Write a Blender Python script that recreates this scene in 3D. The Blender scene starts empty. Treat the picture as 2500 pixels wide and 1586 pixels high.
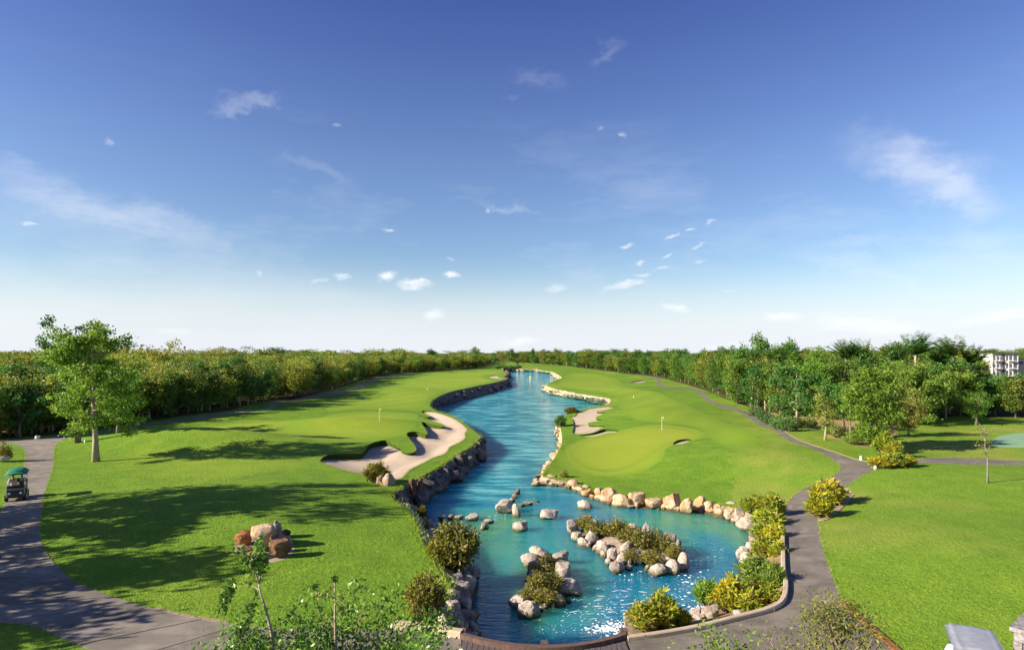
import bpy, math, random
import numpy as np
from mathutils import Vector, Matrix, Euler, noise as mnoise
from mathutils.geometry import delaunay_2d_cdt

scene = bpy.context.scene
COL = scene.collection
PI = math.pi
R = math.radians
rng = np.random.default_rng(7)
random.seed(7)

# ------------------------------------------------------------------ camera, sky, sun, exposure
CAM_Z, F, CX, HY = 10.0, 1500.0, 1250.0, 862.0      # eye height; focal length, centre and horizon in photo pixels
cam_d = bpy.data.cameras.new('camera'); cam = bpy.data.objects.new('camera', cam_d); COL.objects.link(cam)
cam.location = (0, 0, CAM_Z); cam.rotation_euler = (R(90), 0, 0)
cam_d.sensor_fit = 'HORIZONTAL'; cam_d.sensor_width = 36.0; cam_d.lens = 36.0 * F / 2500.0
cam_d.shift_y = (HY - 793.0) / 2500.0; cam_d.clip_start = 0.1; cam_d.clip_end = 9000.0
scene.camera = cam

SUN_EL = 25.5
SUN_TO = Vector((-0.955, -0.30, 0)).normalized()     # towards the sun, on the ground
SUN_STR, SKY_STR, EXPOSURE = 5.0, 0.066, 1.17

world = bpy.data.worlds.new('World'); scene.world = world; world.use_nodes = True
wt = world.node_tree; wt.nodes.clear()
def wn(t, **k):
    n = wt.nodes.new(t)
    for a, b in k.items(): setattr(n, a, b)
    return n
def wl(a, b): wt.links.new(a, b)
def wmath(op, a, b=None, c=None, clamp=False):
    n = wn('ShaderNodeMath', operation=op, use_clamp=clamp)
    for i, v in enumerate((a, b, c)):
        if v is None: continue
        if hasattr(v, 'links'): wl(v, n.inputs[i])
        else: n.inputs[i].default_value = v
    return n.outputs[0]
w_out = wn('ShaderNodeOutputWorld'); w_bg = wn('ShaderNodeBackground')
sky = wn('ShaderNodeTexSky', sky_type='NISHITA')
sky.sun_disc = False; sky.sun_elevation = R(SUN_EL); sky.sun_rotation = math.atan2(SUN_TO.x, SUN_TO.y)
sky.altitude = 100; sky.air_density = 1.15; sky.dust_density = 0.55; sky.ozone_density = 3.2
tc = wn('ShaderNodeTexCoord'); sep = wn('ShaderNodeSeparateXYZ'); wl(tc.outputs['Generated'], sep.inputs[0])
az = wmath('ARCTAN2', sep.outputs[0], sep.outputs[1])
el = wmath('ARCSINE', sep.outputs[2])
uv = wn('ShaderNodeCombineXYZ'); wl(az, uv.inputs[0]); wl(el, uv.inputs[1])
# the colour of the clean sky: deeper blue overhead than the plain model gives
hsv = wn('ShaderNodeHueSaturation'); hsv.inputs['Saturation'].default_value = 1.03
tint = wn('ShaderNodeValToRGB'); te = tint.color_ramp.elements; te.new(.5)
wl(wmath('MULTIPLY', el, 1 / R(34), clamp=True), tint.inputs[0])
for i_, (p_, c_) in enumerate([(.08, (.95, 1, 1.06)), (.50, (.84, .82, 1.02)), (.90, (.55, .53, .90))]): te[i_].position = p_; te[i_].color = (*c_, 1)
tm_ = wn('ShaderNodeMix', data_type='RGBA', blend_type='MULTIPLY'); tm_.inputs['Factor'].default_value = 1.0
wl(sky.outputs[0], tm_.inputs['A']); wl(tint.outputs[0], tm_.inputs['B']); wl(tm_.outputs['Result'], hsv.inputs['Color'])
# clouds, laid out by compass direction and height above the horizon
def dir_of(px, py):
    x, z = (px - CX) / F, (HY - py) / F
    return math.atan2(x, 1.0), math.atan2(z, math.hypot(x, 1.0))
def wnoise(scale, stretch, rot, detail, rough=0.6):
    mp = wn('ShaderNodeMapping'); wl(uv.outputs[0], mp.inputs[0])
    mp.inputs['Rotation'].default_value = (0, 0, R(rot)); mp.inputs['Scale'].default_value = (stretch, 1.0, 1.0)
    n = wn('ShaderNodeTexNoise'); wl(mp.outputs[0], n.inputs['Vector'])
    n.inputs['Scale'].default_value = scale; n.inputs['Detail'].default_value = detail; n.inputs['Roughness'].default_value = rough
    return n
warp = wnoise(13, .6, 10, 8, .68)
wsub = wn('ShaderNodeVectorMath', operation='SUBTRACT'); wl(warp.outputs['Color'], wsub.inputs[0]); wsub.inputs[1].default_value = (.5, .5, .5)
def warped(amount):
    s = wn('ShaderNodeVectorMath', operation='SCALE'); wl(wsub.outputs[0], s.inputs[0]); s.inputs['Scale'].default_value = amount
    a = wn('ShaderNodeVectorMath', operation='ADD'); wl(uv.outputs[0], a.inputs[0]); wl(s.outputs[0], a.inputs[1])
    return a.outputs[0]
uv_wisp, uv_puff = warped(0.13), warped(0.06)
def blob(px, py, wpx, hpx, rot, strength, src):
    a, e = dir_of(px, py)
    mp = wn('ShaderNodeMapping', vector_type='TEXTURE'); wl(src, mp.inputs[0])
    mp.inputs['Location'].default_value = (a, e, 0); mp.inputs['Rotation'].default_value = (0, 0, R(rot))
    mp.inputs['Scale'].default_value = (wpx / F, hpx / F, 1)
    ln = wn('ShaderNodeVectorMath', operation='LENGTH'); wl(mp.outputs[0], ln.inputs[0])
    mr = wn('ShaderNodeMapRange', interpolation_type='SMOOTHERSTEP')
    mr.inputs['From Min'].default_value = 1.0; mr.inputs['From Max'].default_value = 0.0
    mr.inputs['To Min'].default_value = 0.0; mr.inputs['To Max'].default_value = strength
    wl(ln.outputs['Value'], mr.inputs['Value'])
    return mr.outputs[0]
def total(items, src):
    acc = None
    for it in items:
        b = blob(*it, src)
        acc = b if acc is None else wmath('ADD', acc, b)
    return acc
# cirrus: (x, y, half length, half height, tilt in degrees, density)
CIRRUS = [(2260, 420, 190, 60, -32, 1.0), (2330, 475, 120, 40, -38, .8), (2215, 360, 40, 60, 20, .5), (2080, 598, 150, 22, 3, .55),
    (2380, 590, 130, 30, -18, .6), (2440, 640, 50, 60, 70, .35), (2060, 652, 190, 20, -8, .5), (2260, 680, 200, 18, -8, .35),
    (300, 520, 260, 48, -14, .75), (120, 480, 200, 50, -10, .45), (470, 585, 330, 34, -16, .4), (200, 590, 260, 22, -10, .3),
    (770, 425, 110, 20, -8, .4), (1230, 487, 90, 11, -2, .55), (1310, 195, 80, 22, -4, .28), (1475, 140, 60, 16, 14, .4),
    (600, 235, 70, 16, 12, .75), (1260, 248, 40, 9, 0, .25), (1605, 433, 70, 13, 3, .35), (2350, 760, 420, 30, 4, .4), (1250, 760, 500, 24, 0, .12)]
PUFFS = [(945, 676, 34, 16, 6, 1.2), (1010, 697, 58, 15, -3, 1.3), (1095, 675, 32, 13, 5, 1.2), (1062, 765, 44, 18, 0, 1.1), (1650, 748, 46, 17, -4, 1.2),
    (1915, 780, 72, 17, 2, 1.1), (830, 683, 36, 12, 4, .75), (772, 691, 26, 9, 0, .6), (425, 801, 50, 15, 0, .7), (633, 662, 16, 8, -20, .7),
    (945, 566, 17, 8, -20, .65), (1095, 632, 16, 9, 0, .5), (1195, 508, 13, 7, 0, .7), (1360, 702, 34, 16, 0, .5), (1530, 690, 70, 14, 8, .75), (1500, 705, 60, 12, 8, .5),
    (1560, 666, 32, 7, 8, .8), (1565, 635, 22, 7, 18, .75), (1620, 653, 42, 6, 5, .6), (1530, 600, 30, 8, 14, .8), (1705, 598, 28, 8, 14, .8),
    (1635, 617, 24, 6, 20, .65), (1640, 572, 26, 6, 10, .7), (1690, 557, 24, 6, 8, .6), (1735, 546, 20, 7, 20, .6), (1705, 632, 28, 5, 5, .5), (1785, 716, 18, 5, 5, .6),
    (1520, 320, 16, 9, -10, .6), (1270, 830, 80, 18, 0, .9), (1780, 838, 90, 14, 0, .9), (2160, 800, 130, 26, -2, .9), (2440, 770, 130, 20, 8, 1.0), (2050, 790, 90, 22, 0, .7), (820, 300, 14, 8, 0, .35), (265, 338, 12, 9, -30, .4), (1465, 310, 10, 6, 0, .3), (60, 535, 24, 6, 0, .6)]
ci_n = wnoise(30, 0.28, 24, 10, .66); pu_n = wnoise(52, 0.5, 0, 8, .62); ve_n = wnoise(5.5, .3, 8, 10, .66)
ci = wmath('MULTIPLY', total([(a_, b2_, c2_ * 1.2, d2_ * 1.45, e2_, f2_ * .85) for a_, b2_, c2_, d2_, e2_, f2_ in CIRRUS], uv_wisp), wmath('MULTIPLY_ADD', ci_n.outputs[0], 1.5, -0.22, clamp=True), clamp=True)
pu = wmath('MULTIPLY', total(PUFFS, uv_puff), wmath('MULTIPLY_ADD', pu_n.outputs[0], 2.6, -0.55, clamp=True), clamp=True)
ve_m = wn('ShaderNodeMapRange', interpolation_type='SMOOTHERSTEP'); wl(el, ve_m.inputs['Value']); ve_m.inputs['From Min'].default_value = R(27); ve_m.inputs['From Max'].default_value = R(9)
ve = wmath('MULTIPLY', wmath('MULTIPLY', wmath('MULTIPLY_ADD', ve_n.outputs[0], 4.0, -2.0, clamp=True), ve_m.outputs[0]), .30)      # thin veil of high cloud
cl = wmath('MAXIMUM', wmath('MAXIMUM', wmath('MULTIPLY', ci, 0.52), wmath('MULTIPLY', pu, 0.9)), ve)
cmix = wn('ShaderNodeMix', data_type='RGBA'); wl(cl, cmix.inputs['Factor'])
SKY_CLOUD = (6.9, 7.0, 7.4, 1)
# the pale band of moist air that whitens the lowest sky all the way round
hz = wn('ShaderNodeMapRange', interpolation_type='SMOOTHERSTEP'); wl(el, hz.inputs['Value'])
hz.inputs['From Min'].default_value = R(10); hz.inputs['From Max'].default_value = R(-1.5); hz.inputs['To Min'].default_value = 0.0; hz.inputs['To Max'].default_value = 1.0
hzc = wn('ShaderNodeMix', data_type='RGBA'); wl(wmath('MULTIPLY', hz.outputs[0], .9), hzc.inputs['Factor'])
wl(hsv.outputs[0], hzc.inputs['A']); hzc.inputs['B'].default_value = (6.0, 6.3, 7.0, 1)
wl(hzc.outputs['Result'], cmix.inputs['A']); cmix.inputs['B'].default_value = SKY_CLOUD
wl(cmix.outputs['Result'], w_bg.inputs['Color']); w_bg.inputs['Strength'].default_value = SKY_STR
wl(w_bg.outputs[0], w_out.inputs[0])

sun_d = bpy.data.lights.new('sun', 'SUN'); sun = bpy.data.objects.new('sun', sun_d); COL.objects.link(sun)
sun_d.energy = SUN_STR; sun_d.angle = R(0.55); sun_d.color = (1.0, 0.90, 0.74)
sun_dir = Vector((SUN_TO.x * math.cos(R(SUN_EL)), SUN_TO.y * math.cos(R(SUN_EL)), math.sin(R(SUN_EL))))
sun.rotation_euler = sun_dir.to_track_quat('Z', 'Y').to_euler(); sun.location = sun_dir * 200

vs = scene.view_settings
vs.view_transform = 'Standard'; vs.look = 'None'; vs.exposure = EXPOSURE; vs.gamma = 1.0; vs.use_curve_mapping = False
scene.render.engine = 'CYCLES'
scene.cycles.max_bounces = 6; scene.cycles.diffuse_bounces = 3; scene.cycles.glossy_bounces = 3
scene.cycles.transmission_bounces = 3; scene.cycles.transparent_max_bounces = 4
scene.cycles.use_denoising = True
scene.cycles.use_adaptive_sampling = True; scene.cycles.adaptive_threshold = 0.02
world.cycles.sampling_method = 'MANUAL'; world.cycles.sample_map_resolution = 512

# ------------------------------------------------------------------ helpers
def tag(o, label=None, cat=None, group=None, kind=None):
    if label: o['label'] = label
    if cat: o['category'] = cat
    if group: o['group'] = group
    if kind: o['kind'] = kind
    return o
def link(name, me, mat=None, parent=None, loc=None):
    o = bpy.data.objects.new(name, me); COL.objects.link(o)
    if mat is not None and me is not None and not me.materials: me.materials.append(mat)
    if parent: o.parent = parent
    if loc is not None: o.location = loc
    return o
def empty(name, loc=(0, 0, 0), rz=0.0):
    o = bpy.data.objects.new(name, None); COL.objects.link(o); o.empty_display_size = 0.2
    o.location = loc; o.rotation_euler = (0, 0, rz); return o
def mesh_np(name, verts, faces, smooth=False):
    """verts (n,3); faces (m,k) with one k"""
    verts = np.asarray(verts, dtype=np.float32); faces = np.asarray(faces, dtype=np.int32)
    me = bpy.data.meshes.new(name); m, k = faces.shape
    me.vertices.add(len(verts)); me.vertices.foreach_set('co', verts.ravel())
    me.loops.add(m * k); me.loops.foreach_set('vertex_index', faces.ravel())
    me.polygons.add(m); me.polygons.foreach_set('loop_start', np.arange(0, m * k, k, dtype=np.int32))
    me.polygons.foreach_set('loop_total', np.full(m, k, dtype=np.int32))
    if smooth: me.polygons.foreach_set('use_smooth', np.ones(m, dtype=bool))
    me.update(calc_edges=True); return me
def mesh_py(name, verts, faces, smooth=False):
    me = bpy.data.meshes.new(name); me.from_pydata([tuple(v) for v in verts], [], [tuple(f) for f in faces])
    if smooth: me.polygons.foreach_set('use_smooth', [True] * len(me.polygons))
    me.update(); return me
class MB:
    """collects shapes for one mesh"""
    def __init__(s): s.v, s.f = [], []
    def add(s, v, f):
        n = len(s.v); s.v += [tuple(p) for p in v]; s.f += [tuple(i + n for i in q) for q in f]; return s
    def box(s, c, d, rot=None, taper=1.0):
        x, y, z = d[0] / 2, d[1] / 2, d[2] / 2; t = taper
        v = [Vector(p) for p in ((-x, -y, -z), (x, -y, -z), (x, y, -z), (-x, y, -z), (-x * t, -y * t, z), (x * t, -y * t, z), (x * t, y * t, z), (-x * t, y * t, z))]
        if rot is not None: v = [rot @ p for p in v]
        v = [p + Vector(c) for p in v]
        return s.add(v, [(3, 2, 1, 0), (4, 5, 6, 7), (0, 1, 5, 4), (1, 2, 6, 5), (2, 3, 7, 6), (3, 0, 4, 7)])
    def tube(s, pts, rad, n=6, caps=True):
        pts = [Vector(p) for p in pts]; rings = []
        if not hasattr(rad, '__len__'): rad = [rad] * len(pts)
        up = Vector((0, 0, 1))
        for i, p in enumerate(pts):
            t = (pts[min(i + 1, len(pts) - 1)] - pts[max(i - 1, 0)]).normalized()
            a = t.cross(up if abs(t.z) < .9 else Vector((1, 0, 0))).normalized(); b = t.cross(a)
            rings.append([p + (a * math.cos(2 * PI * k / n) + b * math.sin(2 * PI * k / n)) * rad[i] for k in range(n)])
        v = [q for r in rings for q in r]; f = []
        for i in range(len(pts) - 1):
            for k in range(n):
                f.append((i * n + k, i * n + (k + 1) % n, (i + 1) * n + (k + 1) % n, (i + 1) * n + k))
        if caps: f.append(tuple(range(n))[::-1]); f.append(tuple((len(pts) - 1) * n + k for k in range(n)))
        return s.add(v, f)
    def disc(s, c, r, axis, depth, n=14, r2=None):
        c = Vector(c); ax = Vector(axis).normalized()
        return s.tube([c - ax * depth / 2, c + ax * depth / 2], [r, r if r2 is None else r2], n)
    def mesh(s, name, smooth=False): return mesh_py(name, s.v, s.f, smooth)
    def build(s, name, mat, parent=None, smooth=False, loc=None): return link(name, s.mesh(name, smooth), mat, parent, loc)

# ------------------------------------------------------------------ materials
def new_mat(name):
    m = bpy.data.materials.new(name); m.use_nodes = True; nt = m.node_tree; nt.nodes.clear()
    out = nt.nodes.new('ShaderNodeOutputMaterial'); b = nt.nodes.new('ShaderNodeBsdfPrincipled')
    nt.links.new(b.outputs[0], out.inputs[0]); return m, nt, b, out
def nd(nt, t, **k):
    n = nt.nodes.new(t)
    for a, b in k.items(): setattr(n, a, b)
    return n
def noise_node(nt, vec, scale, detail=4, rough=.55, dist=0.0):
    n = nd(nt, 'ShaderNodeTexNoise'); n.inputs['Scale'].default_value = scale; n.inputs['Detail'].default_value = detail
    n.inputs['Roughness'].default_value = rough; n.inputs['Distortion'].default_value = dist
    if vec is not None: nt.links.new(vec, n.inputs['Vector'])
    return n
def ramp(nt, fac, stops, interp='LINEAR'):
    r = nd(nt, 'ShaderNodeValToRGB'); r.color_ramp.interpolation = interp; e = r.color_ramp.elements
    while len(e) < len(stops): e.new(0.5)
    for i, (p, c) in enumerate(stops): e[i].position = p; e[i].color = (*c, 1)
    if fac is not None: nt.links.new(fac, r.inputs[0])
    return r
def mixc(nt, fac, a, b, blend='MIX'):
    m = nd(nt, 'ShaderNodeMix', data_type='RGBA', blend_type=blend)
    for s, v in (('Factor', fac), ('A', a), ('B', b)):
        if hasattr(v, 'links'): nt.links.new(v, m.inputs[s])
        elif s == 'Factor': m.inputs[s].default_value = v
        else: m.inputs[s].default_value = (*v, 1)
    return m.outputs['Result']
def mathn(nt, op, a, b=None, c=None, clamp=False):
    n = nd(nt, 'ShaderNodeMath', operation=op, use_clamp=clamp)
    for i, v in enumerate((a, b, c)):
        if v is None: continue
        if hasattr(v, 'links'): nt.links.new(v, n.inputs[i])
        else: n.inputs[i].default_value = v
    return n.outputs[0]
def mapping(nt, vec, scale=(1, 1, 1), rot=(0, 0, 0)):
    m = nd(nt, 'ShaderNodeMapping'); nt.links.new(vec, m.inputs[0]); m.inputs['Scale'].default_value = scale; m.inputs['Rotation'].default_value = rot
    return m.outputs[0]
def bump(nt, b, height, strength, dist):
    n = nd(nt, 'ShaderNodeBump'); n.inputs['Strength'].default_value = strength; n.inputs['Distance'].default_value = dist
    nt.links.new(height, n.inputs['Height']); nt.links.new(n.outputs[0], b.inputs['Normal']); return n

def mat_grass(name, dark, mid, light, dry_sunlit, blade=14.0, bumpd=0.05, bstr=.8, stripe=None, patch=0.05, dry_sunlit_amt=.35, outer=None):
    m, nt, b, out = new_mat(name); g = nd(nt, 'ShaderNodeNewGeometry'); P = g.outputs['Position']
    big = noise_node(nt, P, patch, 4, .55); med = noise_node(nt, P, .55, 5, .6); fine = noise_node(nt, P, blade, 3, .65); tuft = noise_node(nt, P, blade * .33, 4, .7)
    c1 = ramp(nt, med.outputs[0], [(.30, dark), (.52, mid), (.72, light)]).outputs[0]
    c2 = ramp(nt, tuft.outputs[0], [(.30, dark), (.50, mid), (.70, light)]).outputs[0]
    c = mixc(nt, .55, c1, c2)
    c = mixc(nt, mathn(nt, 'MULTIPLY', ramp(nt, fine.outputs[0], [(.35, (1, 1, 1)), (.62, (0, 0, 0))]).outputs[0], .5), c, tuple(x * .6 for x in dark))
    c = mixc(nt, mathn(nt, 'MULTIPLY', ramp(nt, big.outputs[0], [(.50, (0, 0, 0)), (.68, (1, 1, 1))]).outputs[0], dry_sunlit_amt), c, dry_sunlit)
    if stripe:
        ang, width, amt = stripe
        mv = mapping(nt, P, (1, 1, 1), (0, 0, R(ang))); w = nd(nt, 'ShaderNodeTexWave', wave_type='BANDS', bands_direction='X', wave_profile='SIN')
        nt.links.new(mv, w.inputs['Vector']); w.inputs['Scale'].default_value = 0.314159 / width; w.inputs['Distortion'].default_value = .8; w.inputs['Detail'].default_value = 2
        c = mixc(nt, mathn(nt, 'MULTIPLY', w.outputs[0], amt), c, tuple(x * .62 for x in mid))
    if outer:   # the cut fades into the longer grass round it
        at_n = nd(nt, 'ShaderNodeAttribute'); at_n.attribute_name = 'inner'
        edge = mathn(nt, 'ADD', at_n.outputs['Fac'], mathn(nt, 'MULTIPLY_ADD', tuft.outputs[0], .8, -.4), clamp=True); c = mixc(nt, edge, outer, c)
    nt.links.new(c, b.inputs['Base Color']); b.inputs['Roughness'].default_value = .9; b.inputs['Specular IOR Level'].default_value = .12
    h = mathn(nt, 'ADD', mathn(nt, 'MULTIPLY', fine.outputs[0], .6), tuft.outputs[0])
    bump(nt, b, h, bstr, bumpd); return m

M = {}
M['rough'] = mat_grass('rough_grass', (.075, .160, .012), (.158, .280, .020), (.250, .378, .030), (.30, .37, .035), 13, .10, 1.0, None, .045, .6)  # broad yellow-green patches paint sunlit bands into the grass colour
M['lip'] = mat_grass('overhanging_turf_shaded', (.020, .045, .006), (.045, .085, .010), (.085, .140, .016), (.12, .11, .03), 13, .10, 1.0)  # longer grass, darkened so its colour also holds the shade of the lip
M['fairway'] = mat_grass('fairway_grass', (.175, .272, .020), (.232, .338, .024), (.285, .388, .030), (.33, .33, .05), 16, .05, .6, (28, 5.5, .34), .03, .3, (.145, .250, .018))
M['apron'] = mat_grass('apron_grass', (.185, .262, .020), (.245, .322, .024), (.300, .362, .030), (.33, .33, .05), 18, .04, .6, None, .05, .25, (.145, .250, .018))
M['collar'] = mat_grass('collar_grass', (.145, .215, .018), (.190, .262, .022), (.235, .300, .026), (.26, .27, .04), 18, .05, .7, None, .08, .2, (.215, .290, .023))
M['green'] = mat_grass('putting_green_grass', (.240, .312, .024), (.275, .342, .028), (.308, .366, .034), (.34, .36, .05), 26, .02, .4, (78, 1.15, .38), .06, .3, (.200, .270, .022))
M['practice'] = mat_grass('pale_practice_turf', (.16, .30, .16), (.22, .37, .22), (.28, .43, .27), (.3, .4, .25), 18, .03, .4, None, .05, .2)
M['lawn'] = mat_grass('lawn_grass', (.095, .190, .014), (.178, .295, .022), (.250, .360, .032), (.34, .29, .07), 12, .09, 1.0, None, .07, .5)

def mat_soil(name, a, b_, scale=3.0, bd=.06):
    m, nt, b, out = new_mat(name); g = nd(nt, 'ShaderNodeNewGeometry'); P = g.outputs['Position']
    n = noise_node(nt, P, scale, 8, .65); n2 = noise_node(nt, P, scale * 7, 4, .6)
    c = ramp(nt, n.outputs[0], [(.3, a), (.7, b_)]).outputs[0]
    c = mixc(nt, mathn(nt, 'MULTIPLY', n2.outputs[0], .5), c, tuple(x * .5 for x in a))
    nt.links.new(c, b.inputs['Base Color']); b.inputs['Roughness'].default_value = .95; b.inputs['Specular IOR Level'].default_value = .1
    bump(nt, b, n2.outputs[0], .9, bd); return m
M['forest_floor'] = mat_soil('forest_floor', (.045, .055, .015), (.14, .115, .05), 1.2)
M['soil'] = mat_soil('soil', (.20, .13, .07), (.36, .25, .14), 2.5)
M['mulch'] = mat_soil('mulch', (.36, .27, .19), (.50, .41, .32), 6.0, .03)
M['straw'] = mat_soil('straw_mulch', (.34, .21, .09), (.52, .37, .18), 4.0, .05)
M['edging_pale'] = mat_soil('pale_edging', (.30, .23, .13), (.44, .35, .21), 5.0, .02)
M['edging_rust'] = mat_soil('rust_edging', (.20, .075, .03), (.36, .15, .06), 4.0, .03)

def mat_sand(name):
    m, nt, b, out = new_mat(name); g = nd(nt, 'ShaderNodeNewGeometry'); P = g.outputs['Position']
    n = noise_node(nt, P, .5, 6, .6); n2 = noise_node(nt, P, 9, 5, .65)
    w = nd(nt, 'ShaderNodeTexWave', wave_type='BANDS'); nt.links.new(mapping(nt, P, (1, 1, 1), (0, 0, R(35))), w.inputs['Vector'])
    w.inputs['Scale'].default_value = .9; w.inputs['Distortion'].default_value = 4; w.inputs['Detail'].default_value = 3
    c = ramp(nt, n.outputs[0], [(.3, (.42, .33, .235)), (.7, (.51, .415, .31))]).outputs[0]
    c = mixc(nt, mathn(nt, 'MULTIPLY', n2.outputs[0], .35), c, (.42, .31, .20))
    nt.links.new(c, b.inputs['Base Color']); b.inputs['Roughness'].default_value = .9; b.inputs['Specular IOR Level'].default_value = .15
    bump(nt, b, mathn(nt, 'ADD', mathn(nt, 'MULTIPLY', w.outputs[0], .9), n2.outputs[0]), .8, .06); return m
M['sand'] = mat_sand('bunker_sand')

def mat_pave(name, a, b_, c_, joints=False):
    m, nt, b, out = new_mat(name); g = nd(nt, 'ShaderNodeNewGeometry'); P = g.outputs['Position']
    n = noise_node(nt, P, .7, 8, .68, .6); n2 = noise_node(nt, P, 22, 4, .6); n3 = noise_node(nt, mapping(nt, P, (.25, 1.6, 1), (0, 0, R(20))), 1.6, 6, .65)
    oi = nd(nt, 'ShaderNodeObjectInfo')
    c = ramp(nt, n.outputs[0], [(.32, a), (.5, b_), (.68, c_)]).outputs[0]
    c = mixc(nt, mathn(nt, 'MULTIPLY', ramp(nt, n3.outputs[0], [(.45, (0, 0, 0)), (.7, (1, 1, 1))]).outputs[0], .6), c, a)
    c = mixc(nt, mathn(nt, 'MULTIPLY', n2.outputs[0], .4), c, tuple(x * .55 for x in a))
    c = mixc(nt, mathn(nt, 'MULTIPLY', oi.outputs['Random'], .28), c, c_)
    nt.links.new(c, b.inputs['Base Color']); b.inputs['Roughness'].default_value = .85
    bump(nt, b, n2.outputs[0], .5, .015); return m
M['slab'] = mat_pave('weathered_concrete', (.085, .070, .054), (.180, .150, .118), (.30, .255, .205))
M['asphalt'] = mat_pave('asphalt', (.090, .075, .058), (.175, .147, .114), (.27, .228, .178))
M['brick_path'] = mat_pave('reddish_paving', (.16, .085, .075), (.25, .14, .125), (.34, .22, .20))
M['kerb'] = mat_pave('cream_kerb', (.36, .27, .17), (.48, .37, .24), (.58, .47, .33))

def mat_rock(name, dark, mid, light, rust=(.35, .16, .06), rustamt=0.0, scale=1.0, wet=True):
    m, nt, b, out = new_mat(name); g = nd(nt, 'ShaderNodeNewGeometry'); oi = nd(nt, 'ShaderNodeObjectInfo'); P = g.outputs['Position']
    n = noise_node(nt, P, 1.7 * scale, 8, .68, .4); n2 = noise_node(nt, P, 7 * scale, 8, .7); vo = nd(nt, 'ShaderNodeTexVoronoi', feature='DISTANCE_TO_EDGE')
    nt.links.new(P, vo.inputs['Vector']); vo.inputs['Scale'].default_value = 2.6 * scale
    c = ramp(nt, n.outputs[0], [(.30, dark), (.48, mid), (.66, light)]).outputs[0]
    c = mixc(nt, mathn(nt, 'MULTIPLY', ramp(nt, n2.outputs[0], [(.36, (1, 1, 1)), (.52, (0, 0, 0))]).outputs[0], .75), c, tuple(x * .55 for x in dark))
    rn = noise_node(nt, P, .9 * scale, 5, .6)
    rf = mathn(nt, 'MULTIPLY', ramp(nt, rn.outputs[0], [(.46, (0, 0, 0)), (.60, (1, 1, 1))]).outputs[0], mathn(nt, 'MULTIPLY_ADD', oi.outputs['Random'], rustamt * 1.2, rustamt * .4), clamp=True)
    c = mixc(nt, rf, c, rust)
    c = mixc(nt, mathn(nt, 'MULTIPLY', oi.outputs['Random'], .30), c, mid)
    if wet:  # algae and damp where the stone stands in the water
        sx = nd(nt, 'ShaderNodeSeparateXYZ'); nt.links.new(P, sx.inputs[0])
        wf = nd(nt, 'ShaderNodeMapRange'); nt.links.new(mathn(nt, 'ADD', sx.outputs[2], mathn(nt, 'MULTIPLY', n.outputs[0], .25)), wf.inputs['Value'])
        wf.inputs['From Min'].default_value = -1.38; wf.inputs['From Max'].default_value = -1.56; wf.inputs['To Max'].default_value = .92
        c = mixc(nt, wf.outputs[0], c, (.060, .062, .018))
    nt.links.new(c, b.inputs['Base Color']); b.inputs['Roughness'].default_value = .88; b.inputs['Specular IOR Level'].default_value = .25
    h = mathn(nt, 'ADD', n2.outputs[0], mathn(nt, 'MULTIPLY', vo.outputs['Distance'], .5)); bump(nt, b, h, .9, .10 / scale); return m
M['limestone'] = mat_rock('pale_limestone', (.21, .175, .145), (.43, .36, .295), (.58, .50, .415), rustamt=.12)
M['ochre_rock'] = mat_rock('ochre_limestone', (.26, .19, .13), (.50, .36, .23), (.64, .50, .34), (.47, .22, .075), .85)
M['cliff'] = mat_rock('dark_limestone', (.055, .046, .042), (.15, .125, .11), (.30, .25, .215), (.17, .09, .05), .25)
M['pale_bank'] = mat_rock('pale_bank_rock', (.30, .21, .13), (.52, .39, .25), (.68, .54, .38), (.40, .22, .09), .4)
M['shore_rock'] = mat_rock('shore_rock', (.13, .10, .075), (.30, .24, .18), (.44, .36, .28), (.35, .2, .1), .3)
M['red_rock'] = mat_rock('rust_red_rock', (.16, .06, .03), (.32, .12, .05), (.46, .20, .085), (.5, .25, .09), .6, wet=False)
M['brown_rock'] = mat_rock('dark_brown_rock', (.06, .032, .02), (.15, .075, .045), (.28, .15, .08), (.42, .22, .08), .5, wet=False)
M['grey_rock'] = mat_rock('grey_and_amber_rock', (.15, .12, .10), (.34, .29, .24), (.50, .43, .35), (.50, .26, .08), .8, wet=False)
M['white_stone'] = mat_rock('white_stone', (.55, .52, .46), (.70, .67, .60), (.80, .77, .70), wet=False)

def mat_leaf(name, cols, trans=.30, rough=.5, hue=.05, vmin=.7):
    """cols: leaf colours picked leaf by leaf; every tree also leans a little its own way"""
    m, nt, b, out = new_mat(name); g = nd(nt, 'ShaderNodeNewGeometry'); oi = nd(nt, 'ShaderNodeObjectInfo')
    k = len(cols); c = ramp(nt, g.outputs['Random Per Island'], [(i / max(1, k - 1), q) for i, q in enumerate(cols)]).outputs[0]
    hs = nd(nt, 'ShaderNodeHueSaturation'); nt.links.new(c, hs.inputs['Color'])
    nt.links.new(mathn(nt, 'MULTIPLY_ADD', oi.outputs['Random'], -hue, .5 + hue * .5), hs.inputs['Hue'])
    r2 = mathn(nt, 'FRACT', mathn(nt, 'MULTIPLY', oi.outputs['Random'], 7.31))
    nt.links.new(mathn(nt, 'MULTIPLY_ADD', r2, (1.15 - vmin), vmin), hs.inputs['Value'])
    nt.links.new(hs.outputs[0], b.inputs['Base Color']); b.inputs['Roughness'].default_value = rough; b.inputs['Specular IOR Level'].default_value = .3
    t = nd(nt, 'ShaderNodeBsdfTranslucent'); nt.links.new(hs.outputs[0], t.inputs['Color'])
    ms = nd(nt, 'ShaderNodeMixShader'); ms.inputs[0].default_value = trans
    nt.links.new(b.outputs[0], ms.inputs[1]); nt.links.new(t.outputs[0], ms.inputs[2]); nt.links.new(ms.outputs[0], out.inputs[0]); return m
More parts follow.
